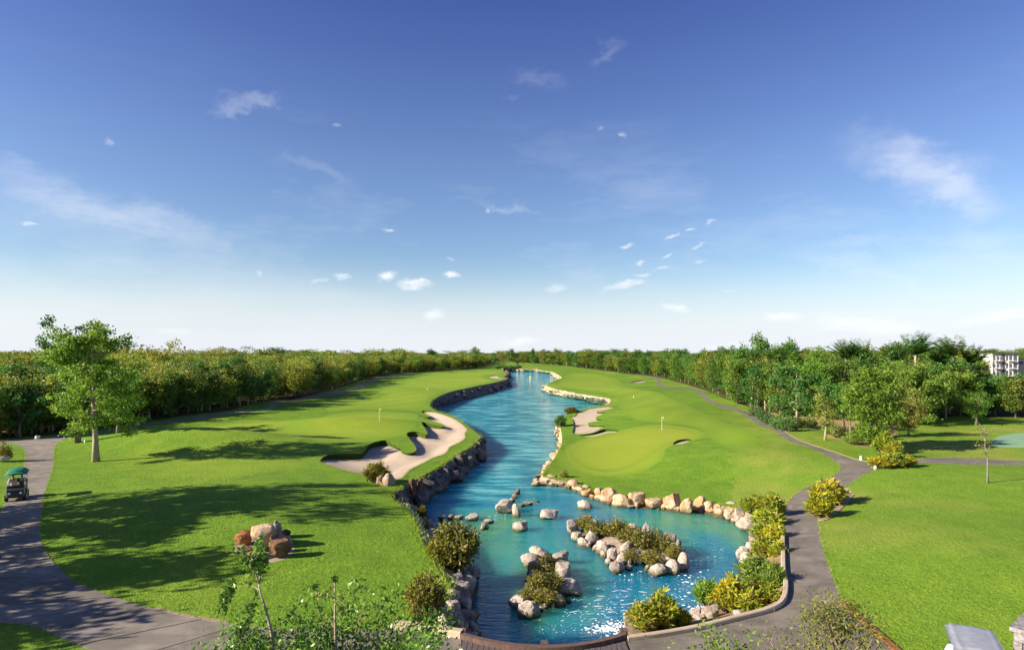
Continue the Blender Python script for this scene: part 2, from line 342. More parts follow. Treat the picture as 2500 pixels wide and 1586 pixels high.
M['leaf_forest'] = mat_leaf('forest_leaves', [(0.056, 0.144, 0.020), (0.098, 0.206, 0.025), (0.147, 0.260, 0.033), (0.213, 0.312, 0.043)], 0.42, hue=.05, vmin=.65)
M['leaf_canopy'] = mat_leaf('canopy_leaves', [(0.144, 0.201, 0.023), (0.230, 0.287, 0.032), (0.305, 0.328, 0.039), (0.391, 0.356, 0.048)], 0.46, hue=.05, vmin=.75)
M['leaf_bright'] = mat_leaf('bright_leaves', [(0.086, 0.190, 0.023), (0.138, 0.265, 0.028), (0.207, 0.339, 0.034), (0.287, 0.414, 0.046)], 0.46, hue=.02, vmin=.85)
M['leaf_deep'] = mat_leaf('deep_green_leaves', [(0.037, 0.119, 0.022), (0.062, 0.175, 0.030), (0.100, 0.225, 0.037), (0.150, 0.275, 0.050)], 0.4, hue=.02, vmin=.8)
M['leaf_olive'] = mat_leaf('olive_leaves', [(0.127, 0.161, 0.028), (0.196, 0.230, 0.037), (0.265, 0.276, 0.046), (0.333, 0.287, 0.052)], 0.42, hue=.03, vmin=.8)
M['leaf_pale'] = mat_leaf('pale_green_leaves', [(0.110, 0.209, 0.026), (0.176, 0.286, 0.035), (0.242, 0.352, 0.044), (0.330, 0.418, 0.066)], 0.45, hue=.02, vmin=.85)
M['leaf_croton'] = mat_leaf('croton_leaves', [(.10, .18, .014), (.17, .26, .018), (.28, .34, .022), (.42, .40, .028), (.26, .15, .02)], .3, hue=.03, vmin=.85)
M['leaf_gold'] = mat_leaf('golden_croton_leaves', [(.16, .22, .012), (.30, .33, .015), (.44, .40, .018), (.48, .32, .02)], .3, hue=.02, vmin=.9)
M['leaf_scrub'] = mat_leaf('scrub_leaves', [(.085, .105, .014), (.15, .165, .018), (.23, .22, .022), (.34, .29, .03), (.24, .17, .03)], .3, hue=.03)
M['leaf_palm'] = mat_leaf('palm_fronds', [(0.058, 0.143, 0.023), (0.098, 0.208, 0.029), (0.156, 0.260, 0.039)], 0.4, hue=.03)
M['leaf_glossy'] = mat_leaf('glossy_leaves', [(.05, .13, .018), (.085, .20, .026), (.15, .28, .036), (.27, .38, .07)], .3, .32, .02, .9)

def mat_plain(name, col, rough=.6, metal=0.0, spec=.5, var=.15, scale=6.0):
    m, nt, b, out = new_mat(name); tcn = nd(nt, 'ShaderNodeTexCoord'); n = noise_node(nt, tcn.outputs['Object'], scale, 5, .6)
    c = ramp(nt, n.outputs[0], [(.3, tuple(x * (1 - var) for x in col)), (.7, tuple(min(1, x * (1 + var)) for x in col))]).outputs[0]
    nt.links.new(c, b.inputs['Base Color']); b.inputs['Roughness'].default_value = rough; b.inputs['Metallic'].default_value = metal; b.inputs['Specular IOR Level'].default_value = spec
    return m
def mat_bark(name, a, b_):
    m, nt, b, out = new_mat(name); tcn = nd(nt, 'ShaderNodeTexCoord'); n = noise_node(nt, mapping(nt, tcn.outputs['Object'], (6, 6, 1.2)), 2.0, 8, .7)
    nt.links.new(ramp(nt, n.outputs[0], [(.3, a), (.7, b_)]).outputs[0], b.inputs['Base Color']); b.inputs['Roughness'].default_value = .9
    bump(nt, b, n.outputs[0], .7, .03); return m
M['bark'] = mat_bark('bark', (.11, .08, .055), (.30, .23, .16)); M['bark_pale'] = mat_bark('pale_bark', (.22, .17, .11), (.46, .38, .26)); M['bark_grey'] = mat_bark('grey_bark', (.12, .105, .10), (.25, .22, .205))
M['timber'] = mat_bark('brown_timber', (.06, .034, .026), (.16, .092, .07)); M['deck'] = mat_bark('weathered_deck', (.055, .042, .042), (.14, .105, .10))

def mat_water():
    m, nt, b, out = new_mat('lake_water'); g = nd(nt, 'ShaderNodeNewGeometry'); P = g.outputs['Position']
    sx = nd(nt, 'ShaderNodeSeparateXYZ'); nt.links.new(P, sx.inputs[0])
    big = noise_node(nt, mapping(nt, P, (1, .5, 1)), .10, 4, .55, .5); med = noise_node(nt, mapping(nt, P, (.5, 1.3, 1)), .42, 5, .6)
    # silty turquoise of the long water with pale ripple glints painted in, clearer blue and green in the near pool
    river = ramp(nt, med.outputs[0], [(.38, (.010, .18, .29)), (.50, (.030, .32, .39)), (.60, (.19, .55, .58))]).outputs[0]
    pool = ramp(nt, big.outputs[0], [(.36, (.006, .125, .24)), (.45, (.012, .185, .28)), (.53, (.028, .25, .235)), (.62, (.085, .29, .15))]).outputs[0]
    f = nd(nt, 'ShaderNodeMapRange', interpolation_type='SMOOTHSTEP'); nt.links.new(mathn(nt, 'ADD', sx.outputs[1], mathn(nt, 'MULTIPLY', sx.outputs[0], -.25)), f.inputs['Value'])
    f.inputs['From Min'].default_value = 45; f.inputs['From Max'].default_value = 56
    col = mixc(nt, f.outputs[0], pool, river)
    nt.links.new(col, b.inputs['Base Color'])
    # sunlight spreads inside the cloudy water, so shadows on it have no hard edge
    b.subsurface_method = 'BURLEY'; b.inputs['Subsurface Weight'].default_value = 1.0; b.inputs['Subsurface Radius'].default_value = (.6, 1.0, 1.0); b.inputs['Subsurface Scale'].default_value = 3.2
    b.inputs['Roughness'].default_value = .06; b.inputs['IOR'].default_value = 1.333; b.inputs['Specular IOR Level'].default_value = .5
    w1 = noise_node(nt, mapping(nt, P, (.38, 1.5, 1), (0, 0, R(8))), 1.3, 4, .6, .5); w2 = noise_node(nt, mapping(nt, P, (.6, 1.7, 1), (0, 0, R(-14))), 4.2, 3, .55)
    w3 = noise_node(nt, mapping(nt, P, (.25, .8, 1), (0, 0, R(-5))), .45, 3, .55)
    amp = mathn(nt, 'MULTIPLY_ADD', f.outputs[0], .75, .25)
    h = mathn(nt, 'MULTIPLY', mathn(nt, 'ADD', mathn(nt, 'ADD', w1.outputs[0], mathn(nt, 'MULTIPLY', w2.outputs[0], .55)), mathn(nt, 'MULTIPLY', w3.outputs[0], 2.2)), amp)
    bump(nt, b, h, 1.0, .42); return m
M['water'] = mat_water()
M['blade'] = mat_leaf('grass_blades', [(.15, .24, .018), (.22, .31, .024), (.30, .38, .03), (.36, .40, .045)], .35, .7, .0, 1.0)
m_, nt_, b_, o_ = new_mat('foam'); b_.inputs['Base Color'].default_value = (.82, .86, .88, 1); b_.inputs['Roughness'].default_value = .8
fn_ = noise_node(nt_, nd(nt_, 'ShaderNodeNewGeometry').outputs['Position'], 25, 4); bump(nt_, b_, fn_.outputs[0], .6, .03); M['foam'] = m_

# ------------------------------------------------------------------ the lie of the land
WATER_Z = -1.8
# (x, y, height, radius x, radius y) of the mounds and hollows
MOUNDS = [(-50, 108, 1.7, 17, 11), (-36, 68, 1.8, 12, 4.5), (-20, 38, .8, 13, 9), (-24, 84, 1.3, 11, 5), (-31, 150, 1.2, 20, 22), (-8, 190, .5, 16, 30),
          (22, 100, .9, 9, 13), (20, 60, .9, 9, 6), (33, 75, .6, 12, 9), (30, 150, 1.2, 18, 28), (24, 30, .6, 8, 9), (36, 48, .5, 12, 9), (62, 130, 1.0, 20, 25), (10, 240, 1.0, 14, 50)]
def H(x, y):
    x = np.asarray(x, float); y = np.asarray(y, float); z = np.zeros(np.broadcast(x, y).shape)
    for mx, my, h, rx, ry in MOUNDS: z = z + h * np.exp(-((x - mx) / rx) ** 2 - ((y - my) / ry) ** 2)
    z = z - 1.5 * np.exp(-(((x - 10) / 14) ** 2 + ((y - 52) / 15) ** 2) ** 1.5)
    z = z - .75 * np.exp(-((x - 7) / 8) ** 2 - ((y - 86) / 24) ** 2)
    z = z + .12 * np.sin(x * .21 + 1.3) * np.sin(y * .13) * np.clip(y / 60, 0, 1)
    return z
def ray(px, py): return (px - CX) / F, (HY - py) / F
def at(px, py, z):
    u, v = ray(px, py); d = (z - CAM_Z) / v; return Vector((u * d, d, z))
def ground(px, py, dz=0.0):
    """the point of the ground (raised by dz) seen at a photo pixel"""
    u, v = ray(px, min(np.inf, py)); z = 0.0; d = 1.0
    for _ in range(40):
        d = (z + dz - CAM_Z) / v; zn = float(H(u * d, d)); z = z * .4 + zn * .6
    return Vector((u * d, d, z + dz))
def Hs(x, y): return float(H(x, y))
def spline(pts, closed, step_fn):
    """Catmull-Rom through tuples of any width, resampled to about step_fn(point) metres"""
    P = [np.array(p, float) for p in pts]; n = len(P); out = []
    for i in range(n if closed else n - 1):
        g = (lambda k: P[k % n]) if closed else (lambda k: P[min(max(k, 0), n - 1)])
        a, b, c, d = g(i - 1), g(i), g(i + 1), g(i + 2)
        L = np.linalg.norm((c - b)[:2]); m = max(1, int(math.ceil(L / step_fn(b))))
        for k in range(m):
            t = k / m; out.append(.5 * ((2 * b) + (c - a) * t + (2 * a - 5 * b + 4 * c - d) * t * t + (3 * b - 3 * c + d - a) * t ** 3))
    if not closed: out.append(P[-1])
    return out
def step_d(p): return max(.25, min(6.0, p[1] * .009))
def inside(poly, x, y):
    poly = np.asarray(poly)[:, :2]; x = np.asarray(x); y = np.asarray(y); r = np.zeros(x.shape, bool)
    mn, mx = poly.min(0), poly.max(0); sel = np.where((x >= mn[0]) & (x <= mx[0]) & (y >= mn[1]) & (y <= mx[1]))[0]
    if len(sel) == 0: return r
    xs, ys = x[sel], y[sel]; c = np.zeros(len(sel), bool); x1, y1 = poly[:, 0], poly[:, 1]; x2, y2 = np.roll(x1, -1), np.roll(y1, -1)
    for a, b, e, f in zip(x1, y1, x2, y2):
        if b == f: continue
        cond = (b > ys) != (f > ys); c ^= cond & (xs < (e - a) * (ys - b) / (f - b) + a)
    r[sel] = c; return r

# the shore: the edge of the land and, below it, the edge of the water; 'W' marks points given in metres
SHORE = [('W', -1.75, 11, -1.2, 11, 0), ('W', -1.75, 20.6, -1.15, 20.8, 0), ('W', -2.15, 22.2, -1.15, 22.8, 0),
 (1075, 1500, 1177, 1548, 0), (1098, 1432, 1155, 1490, 0), (1070, 1390, 1168, 1411, 0), (1037, 1333, 1125, 1370, 0), (1020, 1290, 1070, 1310, 0), (1009, 1262, 1046, 1264, 0),
 (985, 1237, 1022, 1240, 0), (956, 1214, 1026, 1233, 1), (972, 1193, 1042, 1222, 1), (1003, 1177, 1060, 1209, 1), (1040, 1156, 1082, 1194, 1), (1082, 1132, 1110, 1174, 1), (1115, 1110, 1138, 1154, 1), (1148, 1090, 1165, 1132, 1),
 (1168, 1073, 1181, 1111, 1), (1172, 1064, 1186, 1096, 1), (1160, 1053, None, 0, 2), (1143, 1041, None, 0, 2), (1122, 1024, None, 0, 2), (1096, 1011, None, 0, 2), (1066, 1002, None, 0, 2), (1050, 991, 1064, 999, 3),
 (1055, 977, 1075, 992, 3), (1080, 963, 1105, 983, 3), (1110, 953, 1140, 976, 3), (1150, 945, 1175, 967, 3), (1205, 934, 1223, 951, 3), (1232, 927, 1245, 940, 3), (1236, 924, 1240, 930, 3), (1227, 919, None, 0, 3),
 (1238, 914, 1244, 919, 3), (1232, 907, 1240, 912, 3), (1228, 902, 1240, 907, 3), (1245, 899.5, 1256, 906.5, 3), (1272, 899.5, 1275, 906.5, 4), (1300, 901, 1300, 906.5, 4), (1345, 907, 1341, 912, 4), (1362, 914, 1356, 921, 4),
 (1371, 922, 1361, 929, 4), (1352, 929, 1345, 935, 4), (1335, 939, 1325, 949, 4), (1345, 946, 1333, 957, 4), (1382, 954, 1375, 969, 4), (1416, 961, 1416, 975, 4), (1452, 967, 1450, 985, 4), (1488, 973, 1479, 991, 4),
 (1486, 985, None, 0, 2), (1470, 989, None, 0, 2), (1436, 995, None, 0, 2), (1412, 1003, None, 0, 2), (1385, 1012, None, 0, 2), (1367, 1024, 1358, 1034, 5), (1367, 1040, 1360, 1055, 5), (1371, 1058, 1362, 1075, 5),
 (1372, 1080, 1362, 1100, 5), (1361, 1105, 1345, 1125, 5), (1341, 1135, 1323, 1155, 5), (1324, 1158, 1307, 1183, 5), (1345, 1168, 1325, 1187, 5), (1378, 1173, 1358, 1187, 6), (1405, 1180, 1400, 1195, 6), (1440, 1197, 1430, 1213, 6),
 (1480, 1209, 1471, 1227, 6), (1535, 1219, 1530, 1240, 6), (1600, 1223, 1595, 1243, 6), (1660, 1226, 1660, 1252, 6), (1720, 1229, 1710, 1253, 6), (1780, 1236, 1765, 1264, 6), (1836, 1250, 1810, 1288, 6),
 (1893, 1262, 1834, 1310, 7), (1905, 1310, 1826, 1340, 7), (1910, 1345, 1803, 1366, 7), (1910, 1385, 1818, 1400, 7), (1914, 1430, 1812, 1432, 7), (1909, 1462, 1780, 1460, 7), (1880, 1485, 1740, 1488, 7), (1787, 1511, 1690, 1506, 7),
 (1693, 1534, 1580, 1512, 7), (1600, 1549, 1545, 1525, 7), (1530, 1557, 1527, 1548, 7), ('W', 3.95, 20.8, 3.4, 21, 7), ('W', 3.95, 11, 3.4, 11, 7)]
rows = []
for s in SHORE:
    if s[0] == 'W': rows.append((s[1], s[2], s[3], s[4], s[5]))
    else:
        a = ground(s[0], s[1]); b = None if s[2] is None else at(s[2], s[3], WATER_Z)
        rows.append((a.x, a.y, b.x if b else None, b.y if b else None, s[4]))
for i, r_ in enumerate(rows):                     # banks that are seen only from above fall straight away from the edge
    if r_[2] is None:
        p, q = rows[i - 1], rows[i + 1]; t = Vector((q[0] - p[0], q[1] - p[1])).normalized(); nrm = Vector((t.y, -t.x))
        rows[i] = (r_[0], r_[1], r_[0] + nrm.x * .9, r_[1] + nrm.y * .9, r_[4])
shore = spline(rows, False, step_d)
land_poly = [(p[0], p[1]) for p in shore]

# ------------------------------------------------------------------ outlines traced on the ground
def outline(px, dz=0.0): return [tuple(ground(*p, dz))[:2] for p in px]
PATH_L_IN = [(1128, 1558), (1020, 1541), (962, 1537), (800, 1540), (639, 1531), (496, 1511), (379, 1487), (263, 1452), (181, 1417), (123, 1362), (102, 1324), (98, 1271), (111, 1198), (130, 1140), (132, 1101), (138, 1084), (156, 1073),
    (192, 1065), (247, 1057), (302, 1049), (385, 1035), (467, 1024), (550, 1013), (640, 1001), (669, 992), (737, 976), (820, 962), (875, 948), (900, 937), (930, 925), (971, 915), (1012, 911)]
PATH_L_OUT = [(1010, 908.5), (968, 912), (927, 921), (895, 932), (868, 943), (815, 956.5), (735, 969.5), (665, 985), (640, 994.5), (550, 1007.5), (467, 1018.5), (385, 1029), (302, 1043), (247, 1051), (192, 1058.5), (140, 1063), (90, 1069), (20, 1074), (-80, 1078),
    (-80, 1090), (11, 1083), (44, 1087), (60, 1100), (61, 1122), (54, 1150), (38, 1180), (14, 1222), (-40, 1290), (-300, 1400), (-300, 1515), (0, 1519), (58, 1525), (102, 1537), (204, 1581), (330, 1640), (520, 1690), (900, 1745), (1128, 1745)]
PATH_R = [(1527, 1745), (1527, 1563), (1600, 1553.5), (1693, 1537), (1787, 1514.5), (1878, 1490), (1910, 1468), (1917, 1432), (1912, 1397), (1912, 1343), (1912, 1287), (1917, 1245), (1926, 1221), (1955, 1197), (2004, 1175), (2041, 1156), (2052, 1141), (2045, 1130),
    (2022, 1115), (1996, 1102), (1963, 1088), (1916, 1071), (1858, 1038), (1829, 1021), (1800, 1004), (1764, 995), (1722, 976), (1703, 958), (1678, 949), (1629, 947.5), (1607, 940), (1603, 934), (1605, 927), (1585, 920.5), (1560, 917),
    (1562, 915.5), (1590, 918), (1614, 926), (1612, 934), (1616, 939), (1632, 944.5), (1680, 945.5), (1710, 953), (1729, 970), (1768, 988), (1806, 998), (1838, 1013), (1887, 1041), (1931, 1064), (1974, 1084), (2033, 1103), (2091, 1123), (2140, 1129),
    (2180, 1122), (2227, 1119), (2323, 1117), (2410, 1121), (2498, 1124), (2640, 1130), (2640, 1142), (2498, 1136.5), (2352, 1133), (2236, 1130), (2180, 1134), (2139, 1144), (2105, 1161), (2063, 1189), (2012, 1214), (1993, 1245), (1997, 1268), (2000, 1287),
    (2007, 1332), (2030, 1399), (2049, 1448), (2058, 1468), (2101, 1507), (2187, 1582), (2320, 1700), (1900, 1790)]
BUNKER_A = [(780, 1128, .1), (797, 1122, .45), (832, 1121, .55), (864, 1121, .6), (883, 1119, .6), (892, 1109, .6), (902, 1097, .6), (920, 1090, .6), (940, 1087, .6), (954, 1090, .5), (965, 1095, .3), (977, 1100, .2), (984, 1107, .2), (996, 1111, .25), (1009, 1111, .3), (1015, 1105, .45),
    (1005, 1092, .6), (994, 1077, .6), (992, 1069, .6), (1003, 1065, .6), (1021, 1065, .6), (1033, 1069, .55), (1042, 1070, .5), (1040, 1062, .6), (1031, 1048, .6), (1028, 1041, .6), (1038, 1040, .55), (1052, 1044, .5), (1073, 1047, .4), (1084, 1046, .3), (1080, 1042.5, .4),
    (1062, 1037.5, .45), (1045, 1031, .45), (1029, 1026, .5), (1021, 1020, .5), (1042, 1024.5, .45), (1048, 1022, .4), (1040, 1017, .45), (1028, 1011, .45), (1032, 1006, .3), (1059, 1006, .12), (1085, 1013, .08), (1108, 1022, .08), (1124, 1032, .08), (1136, 1043, .08), (1141, 1050, .08),
    (1136, 1060, .08), (1136, 1071, .08), (1121, 1082, .08), (1100, 1092, .08), (1088, 1108, .08), (1058, 1119, .08), (1032, 1133, .08), (1002, 1149, .08), (985, 1167, .08), (964, 1173, .08), (937, 1168, .08), (899, 1161, .08), (850, 1152, .08), (806, 1139.5, .1)]
BUNKER_B = [(1397, 1060, .3), (1399, 1049, .35), (1399, 1035, .35), (1396, 1025, .3), (1391, 1019, .2), (1404, 1016, .15), (1411, 1007, .12), (1427, 1003, .08), (1440, 998, .08), (1468, 994, .08), (1486, 993, .1), (1501, 997, .2), (1490, 1000, .3), (1477, 1004, .35), (1459, 1007, .35), (1460, 1009, .35),
    (1481, 1010, .4), (1468, 1016, .4), (1457, 1020, .4), (1455, 1024, .4), (1461, 1026, .4), (1471, 1027, .4), (1456, 1032, .4), (1441, 1034, .4), (1436, 1038, .4), (1442, 1042, .4), (1459, 1042, .4), (1478, 1043.5, .4), (1464, 1051, .35), (1450, 1057, .2), (1431, 1059, .15), (1409, 1061, .2)]
BUNKER_C = [(1413, 1064.5, .1), (1435, 1063, .2), (1455, 1059.5, .3), (1468, 1055, .35), (1482, 1052.8, .35), (1508, 1053, .2), (1506, 1055.5, .08), (1484, 1057, .08), (1470, 1060.5, .08), (1455, 1065, .08), (1435, 1066.5, .08)]
BUNKER_D = [(1643, 1086, .1), (1654, 1079.5, .25), (1678, 1076, .25), (1688, 1077, .15), (1674, 1082, .08), (1658, 1085.5, .08)]
BUNKER_E = [(1540, 934, .1), (1555, 931.5, .3), (1572, 930.5, .25), (1576, 932.5, .1), (1556, 935, .08)]
BUNKER_F = [(1194, 920.5, .1), (1203, 917.3, .2), (1221, 917, .2), (1215, 920.5, .2), (1229, 924.5, .1), (1206, 924.5, .08)]
GREEN_L = [(700, 1040), (790, 1016), (880, 1004), (960, 1005), (1016, 1012), (1016, 1030), (1008, 1046), (985, 1061), (955, 1068), (900, 1078), (830, 1079), (760, 1072), (700, 1058)]
GREEN_R = [(1398, 1108), (1409, 1091), (1447, 1073), (1502, 1060), (1557, 1047), (1612, 1043), (1667, 1048), (1694, 1058), (1684, 1068), (1640, 1078), (1607, 1094), (1566, 1119), (1530, 1138), (1489, 1146), (1447, 1142), (1414, 1127)]
COLLAR_R = [(1384, 1109), (1398, 1088), (1445, 1067.5), (1500, 1055.5), (1557, 1043.5), (1612, 1039.5), (1672, 1044), (1705, 1057), (1690, 1071), (1648, 1082), (1615, 1099), (1572, 1126), (1533, 1146), (1489, 1154), (1440, 1149), (1402, 1132)]
APRON_R = [(1372, 1112), (1390, 1086), (1442, 1066), (1500, 1053), (1557, 1040.5), (1625, 1036), (1700, 1047), (1722, 1062), (1702, 1072), (1664, 1080), (1630, 1092), (1622, 1110), (1602, 1132), (1568, 1150), (1525, 1160), (1450, 1160), (1394, 1141)]
FAIRWAY_R = [(1357, 941), (1374, 923), (1392, 912), (1447, 912), (1497, 922), (1517, 934), (1530, 944), (1560, 950), (1607, 958), (1667, 985), (1722, 1008), (1791, 1038), (1832, 1052), (1850, 1072), (1843, 1089), (1812, 1094), (1780, 1089), (1740, 1073), (1724, 1058), (1700, 1043), (1625, 1032), (1560, 1026), (1525, 1004), (1508, 986), (1500, 968), (1440, 953), (1385, 947)]
FAIRWAY_L = [(985, 927), (1060, 915), (1150, 908), (1219, 905.5), (1222, 912), (1190, 914), (1182, 921), (1204, 929), (1150, 942), (1090, 955), (1052, 970), (1036, 986), (1024, 1000), (960, 1000), (880, 999), (800, 1003), (815, 988), (880, 974), (930, 952)]
MULCH = [(645 + 74 * math.cos(t * PI / 8), 1337 + 36 * math.sin(t * PI / 8)) for t in range(16)]
BED_GOLD = [(2063, 1191), (2014, 1215), (1995, 1245), (1998, 1267), (2014, 1266), (2046, 1240), (2078, 1207)]
STRAW = [(1838, 1014), (1860, 1015), (1900, 1028), (1940, 1036), (1974, 1044), (2009, 1049), (2020, 1065), (2062, 1075), (2078, 1084), (2120, 1091), (2149, 1091), (2168, 1106), (2180, 1114), (2160, 1124), (2196, 1119), (2200, 1104), (2186, 1070), (2186, 1047), (2150, 1030), (1950, 1015), (1860, 1004)]
def far_close(pts, side):
    o = [tuple(ground(*p))[:2] for p in pts]
    return o + ([(-20, 760), (0, 2400), (-2900, 2400), (-2900, 300), (-300, 60)] if side < 0 else [(3000, 200), (3000, 2400), (0, 2400), (0, 700)])
FOREST_L = far_close([(-400, 1085), (-20, 1073), (150, 1058), (300, 1038), (430, 1016), (560, 1002), (682, 980), (765, 964), (806, 953), (875, 931), (916, 920.5), (971, 912), (1040, 906.5), (1122, 901.5), (1163, 899.5), (1190, 893), (1205, 885)], -1)
FOREST_R = far_close([(1270, 884), (1320, 888), (1376, 891.5), (1420, 898), (1475, 905), (1530, 912), (1585, 917), (1626, 925), (1667, 936), (1722, 952), (1763, 970), (1818, 990), (1850, 1000), (1950, 1020), (2060, 1034), (2184, 1040), (2236, 1034), (2283, 1020), (2338, 1015), (2440, 1019), (2600, 1022)], 1)
def dense(poly, closed=True, smooth=True, step=step_d):
    if smooth: return [tuple(p) for p in spline(poly, closed, step)]
    return list(poly)
def bunker_outline(tr):
    pts = []
    for px, py, D in tr:
        p = ground(px, py, -D); pts.append((p.x, p.y, D))
    return dense(pts, True, True, lambda p: max(.12, p[1] * .0035))
REG = []     # (key, outline), later ones lie inside earlier ones
def reg(key, poly): REG.append((key, [(p[0], p[1]) for p in poly]))
reg('forest_l', FOREST_L); reg('forest_r', FOREST_R); reg('straw', dense(outline(STRAW)))
reg('fairway_l', dense(outline(FAIRWAY_L))); reg('fairway_r', dense(outline(FAIRWAY_R)))
reg('apron_r', dense(outline(APRON_R))); reg('collar_r', dense(outline(COLLAR_R))); reg('green_l', dense(outline(GREEN_L))); reg('green_r', dense(outline(GREEN_R)))
reg('practice', dense(outline([(2418, 1082), (2440, 1064), (2500, 1056), (2620, 1056), (2640, 1094), (2500, 1092), (2440, 1090)])))
reg('mulch', dense(outline(MULCH))); reg('bed_gold', dense(outline(BED_GOLD)))
path_in = dense(outline(PATH_L_IN), False); path_out = dense(outline(PATH_L_OUT), False)
reg('path_l', path_in + path_out); reg('path_r', dense(outline(PATH_R)))
BUNK = {}
for k, tr in (('a', BUNKER_A), ('b', [(x_, y_, d_ * .6) for x_, y_, d_ in BUNKER_B]), ('c', BUNKER_C), ('d', BUNKER_D), ('e', BUNKER_E), ('f', BUNKER_F)):
    BUNK[k] = bunker_outline(tr); reg('sand_' + k, BUNK[k])

# one triangulation of the whole ground, so that every outline is a shared edge
pts2, edges = [], []
def add_poly(poly, closed=True):
    n0 = len(pts2); pts2.extend(Vector((p[0], p[1])) for p in poly); n = len(poly)
    edges.extend((n0 + i, n0 + (i + 1) % n) for i in range(n if closed else n - 1))
for k, poly in REG: add_poly(poly)
add_poly(land_poly, True)
r_ = 8.0
while r_ < 3200:
    big = r_ > 500; k = 90 if big else 240
    jit = rng.random((k, 2)); aa = R(-62) + R(124) * (np.arange(k) + jit[:, 0] * .7) / k; rr = r_ * (1 + jit[:, 1] * .012)
    pts2.extend(Vector((a, b)) for a, b in zip(rr * np.sin(aa), rr * np.cos(aa))); r_ *= 1.12 if big else 1.019
for p in ((-4000, -200), (4000, -200), (4000, 3600), (-4000, 3600), (-60, -30), (60, -30), (0, -30), (-60, 5), (60, 5), (0, 5), (-25, 5), (25, 5)): pts2.append(Vector(p))
bx_, by_ = [], []
for gx in np.arange(-14, -2, .45):             # finer ground in the large bunker
    for gy in np.arange(44, 112, .7): bx_.append(gx); by_.append(gy)
for gx in np.arange(8, 20, .6):
    for gy in np.arange(70, 118, 1.0): bx_.append(gx); by_.append(gy)
bx_, by_ = np.array(bx_), np.array(by_); ins = inside(BUNK['a'], bx_, by_) | inside(BUNK['b'], bx_, by_)
pts2.extend(Vector((a + .1 * random.random(), b + .1 * random.random())) for a, b in zip(bx_[ins], by_[ins]))
cv, ce, cf, _, _, _ = delaunay_2d_cdt(pts2, edges, [], 0, 1e-4, False)
V2 = np.array([(v.x, v.y) for v in cv]); T = np.array([tuple(f) for f in cf], dtype=np.int32)
cen = V2[T].mean(axis=1); zone = np.full(len(T), 'rough', dtype=object)
for k, poly in REG: zone[inside(poly, cen[:, 0], cen[:, 1])] = k
zone[inside(land_poly, cen[:, 0], cen[:, 1])] = 'water'
lawn_side = (cen[:, 0] > 6) & (zone == 'rough') & (cen[:, 1] < 150) & ~((cen[:, 1] > 44) & (cen[:, 0] < cen[:, 1] * .36))
pathr_poly = [p for k, p in REG if k == 'path_r'][0]
Hz = H(V2[:, 0], V2[:, 1])
def piece(name, key_or_mask, mat, dz=None, kind='structure', label=None):
    msk = (zone == key_or_mask) if isinstance(key_or_mask, str) else key_or_mask
    t = T[msk]; used, inv = np.unique(t, return_inverse=True); xy = V2[used]; z = Hz[used].copy()
    if dz is not None: z = z + dz(xy)
    me = mesh_np(name, np.column_stack([xy, z]), inv.reshape(t.shape), True)
    if isinstance(key_or_mask, str) and key_or_mask.split('_')[0] in ('fairway', 'apron', 'collar', 'green'):
        B2 = np.array([p for k, p in REG if k == key_or_mask][0])[:, :2]; dist = np.sqrt(((xy[:, None] - B2[None]) ** 2).sum(-1).min(1))
        a_ = me.attributes.new('inner', 'FLOAT', 'POINT'); a_.data.foreach_set('value', np.clip(dist / (5.0 if key_or_mask == 'green_l' else 3.0 if key_or_mask.startswith('fairway') else .4 + xy[:, 1] * .012), 0, 1).astype(np.float32) * .9 + .1)
    o = link(name, me, mat); tag(o, label, kind=kind); return o
piece('ground', (zone == 'rough') & ~lawn_side, M['rough'], label='mown rough grass rolling round the fairways and the lake')
piece('lawn', lawn_side, M['lawn'], label='patchy lawn spreading right of the dark cart path')
fl = piece('forest_floor', 'forest_l', M['forest_floor'], label='dim leaf-strewn floor under the left wood')
piece('forest_floor', 'forest_r', M['forest_floor'], label='dim leaf-strewn floor under the right wood')
piece('straw_bed', 'straw', M['straw'], label='straw-coloured planting bed edging the right trees')
piece('fairway', 'fairway_l', M['fairway'], label='striped pale fairway along the left forest')
piece('fairway', 'fairway_r', M['fairway'], label='pale fairway winding back from the right putting green')
piece('apron', 'apron_r', M['apron'], label='short pale grass apron round the right putting green')
piece('green_collar', 'collar_r', M['collar'], label='darker grass ring round the right putting green')
piece('putting_green', 'green_l', M['apron'], label='smooth putting green behind the large sand bunker')
piece('putting_green', 'green_r', M['green'], label='finely striped putting green beside the lake and boulders')
piece('practice_green', 'practice', M['practice'], label='pale blue-green practice turf at the right edge')
piece('mulch_ring', 'mulch', M['mulch'], label='round pale gravel bed under the red boulder pile')
piece('planting_bed', 'bed_gold', M['mulch'], label='pale bed of the golden bushes beside the dark path')
cart_path = piece('cart_path', 'path_l', M['slab'], label='weathered grey-brown concrete cart path curving round the left lawn')
path_r = piece('cart_path', 'path_r', M['asphalt'], label='dark asphalt cart path winding up the right side')

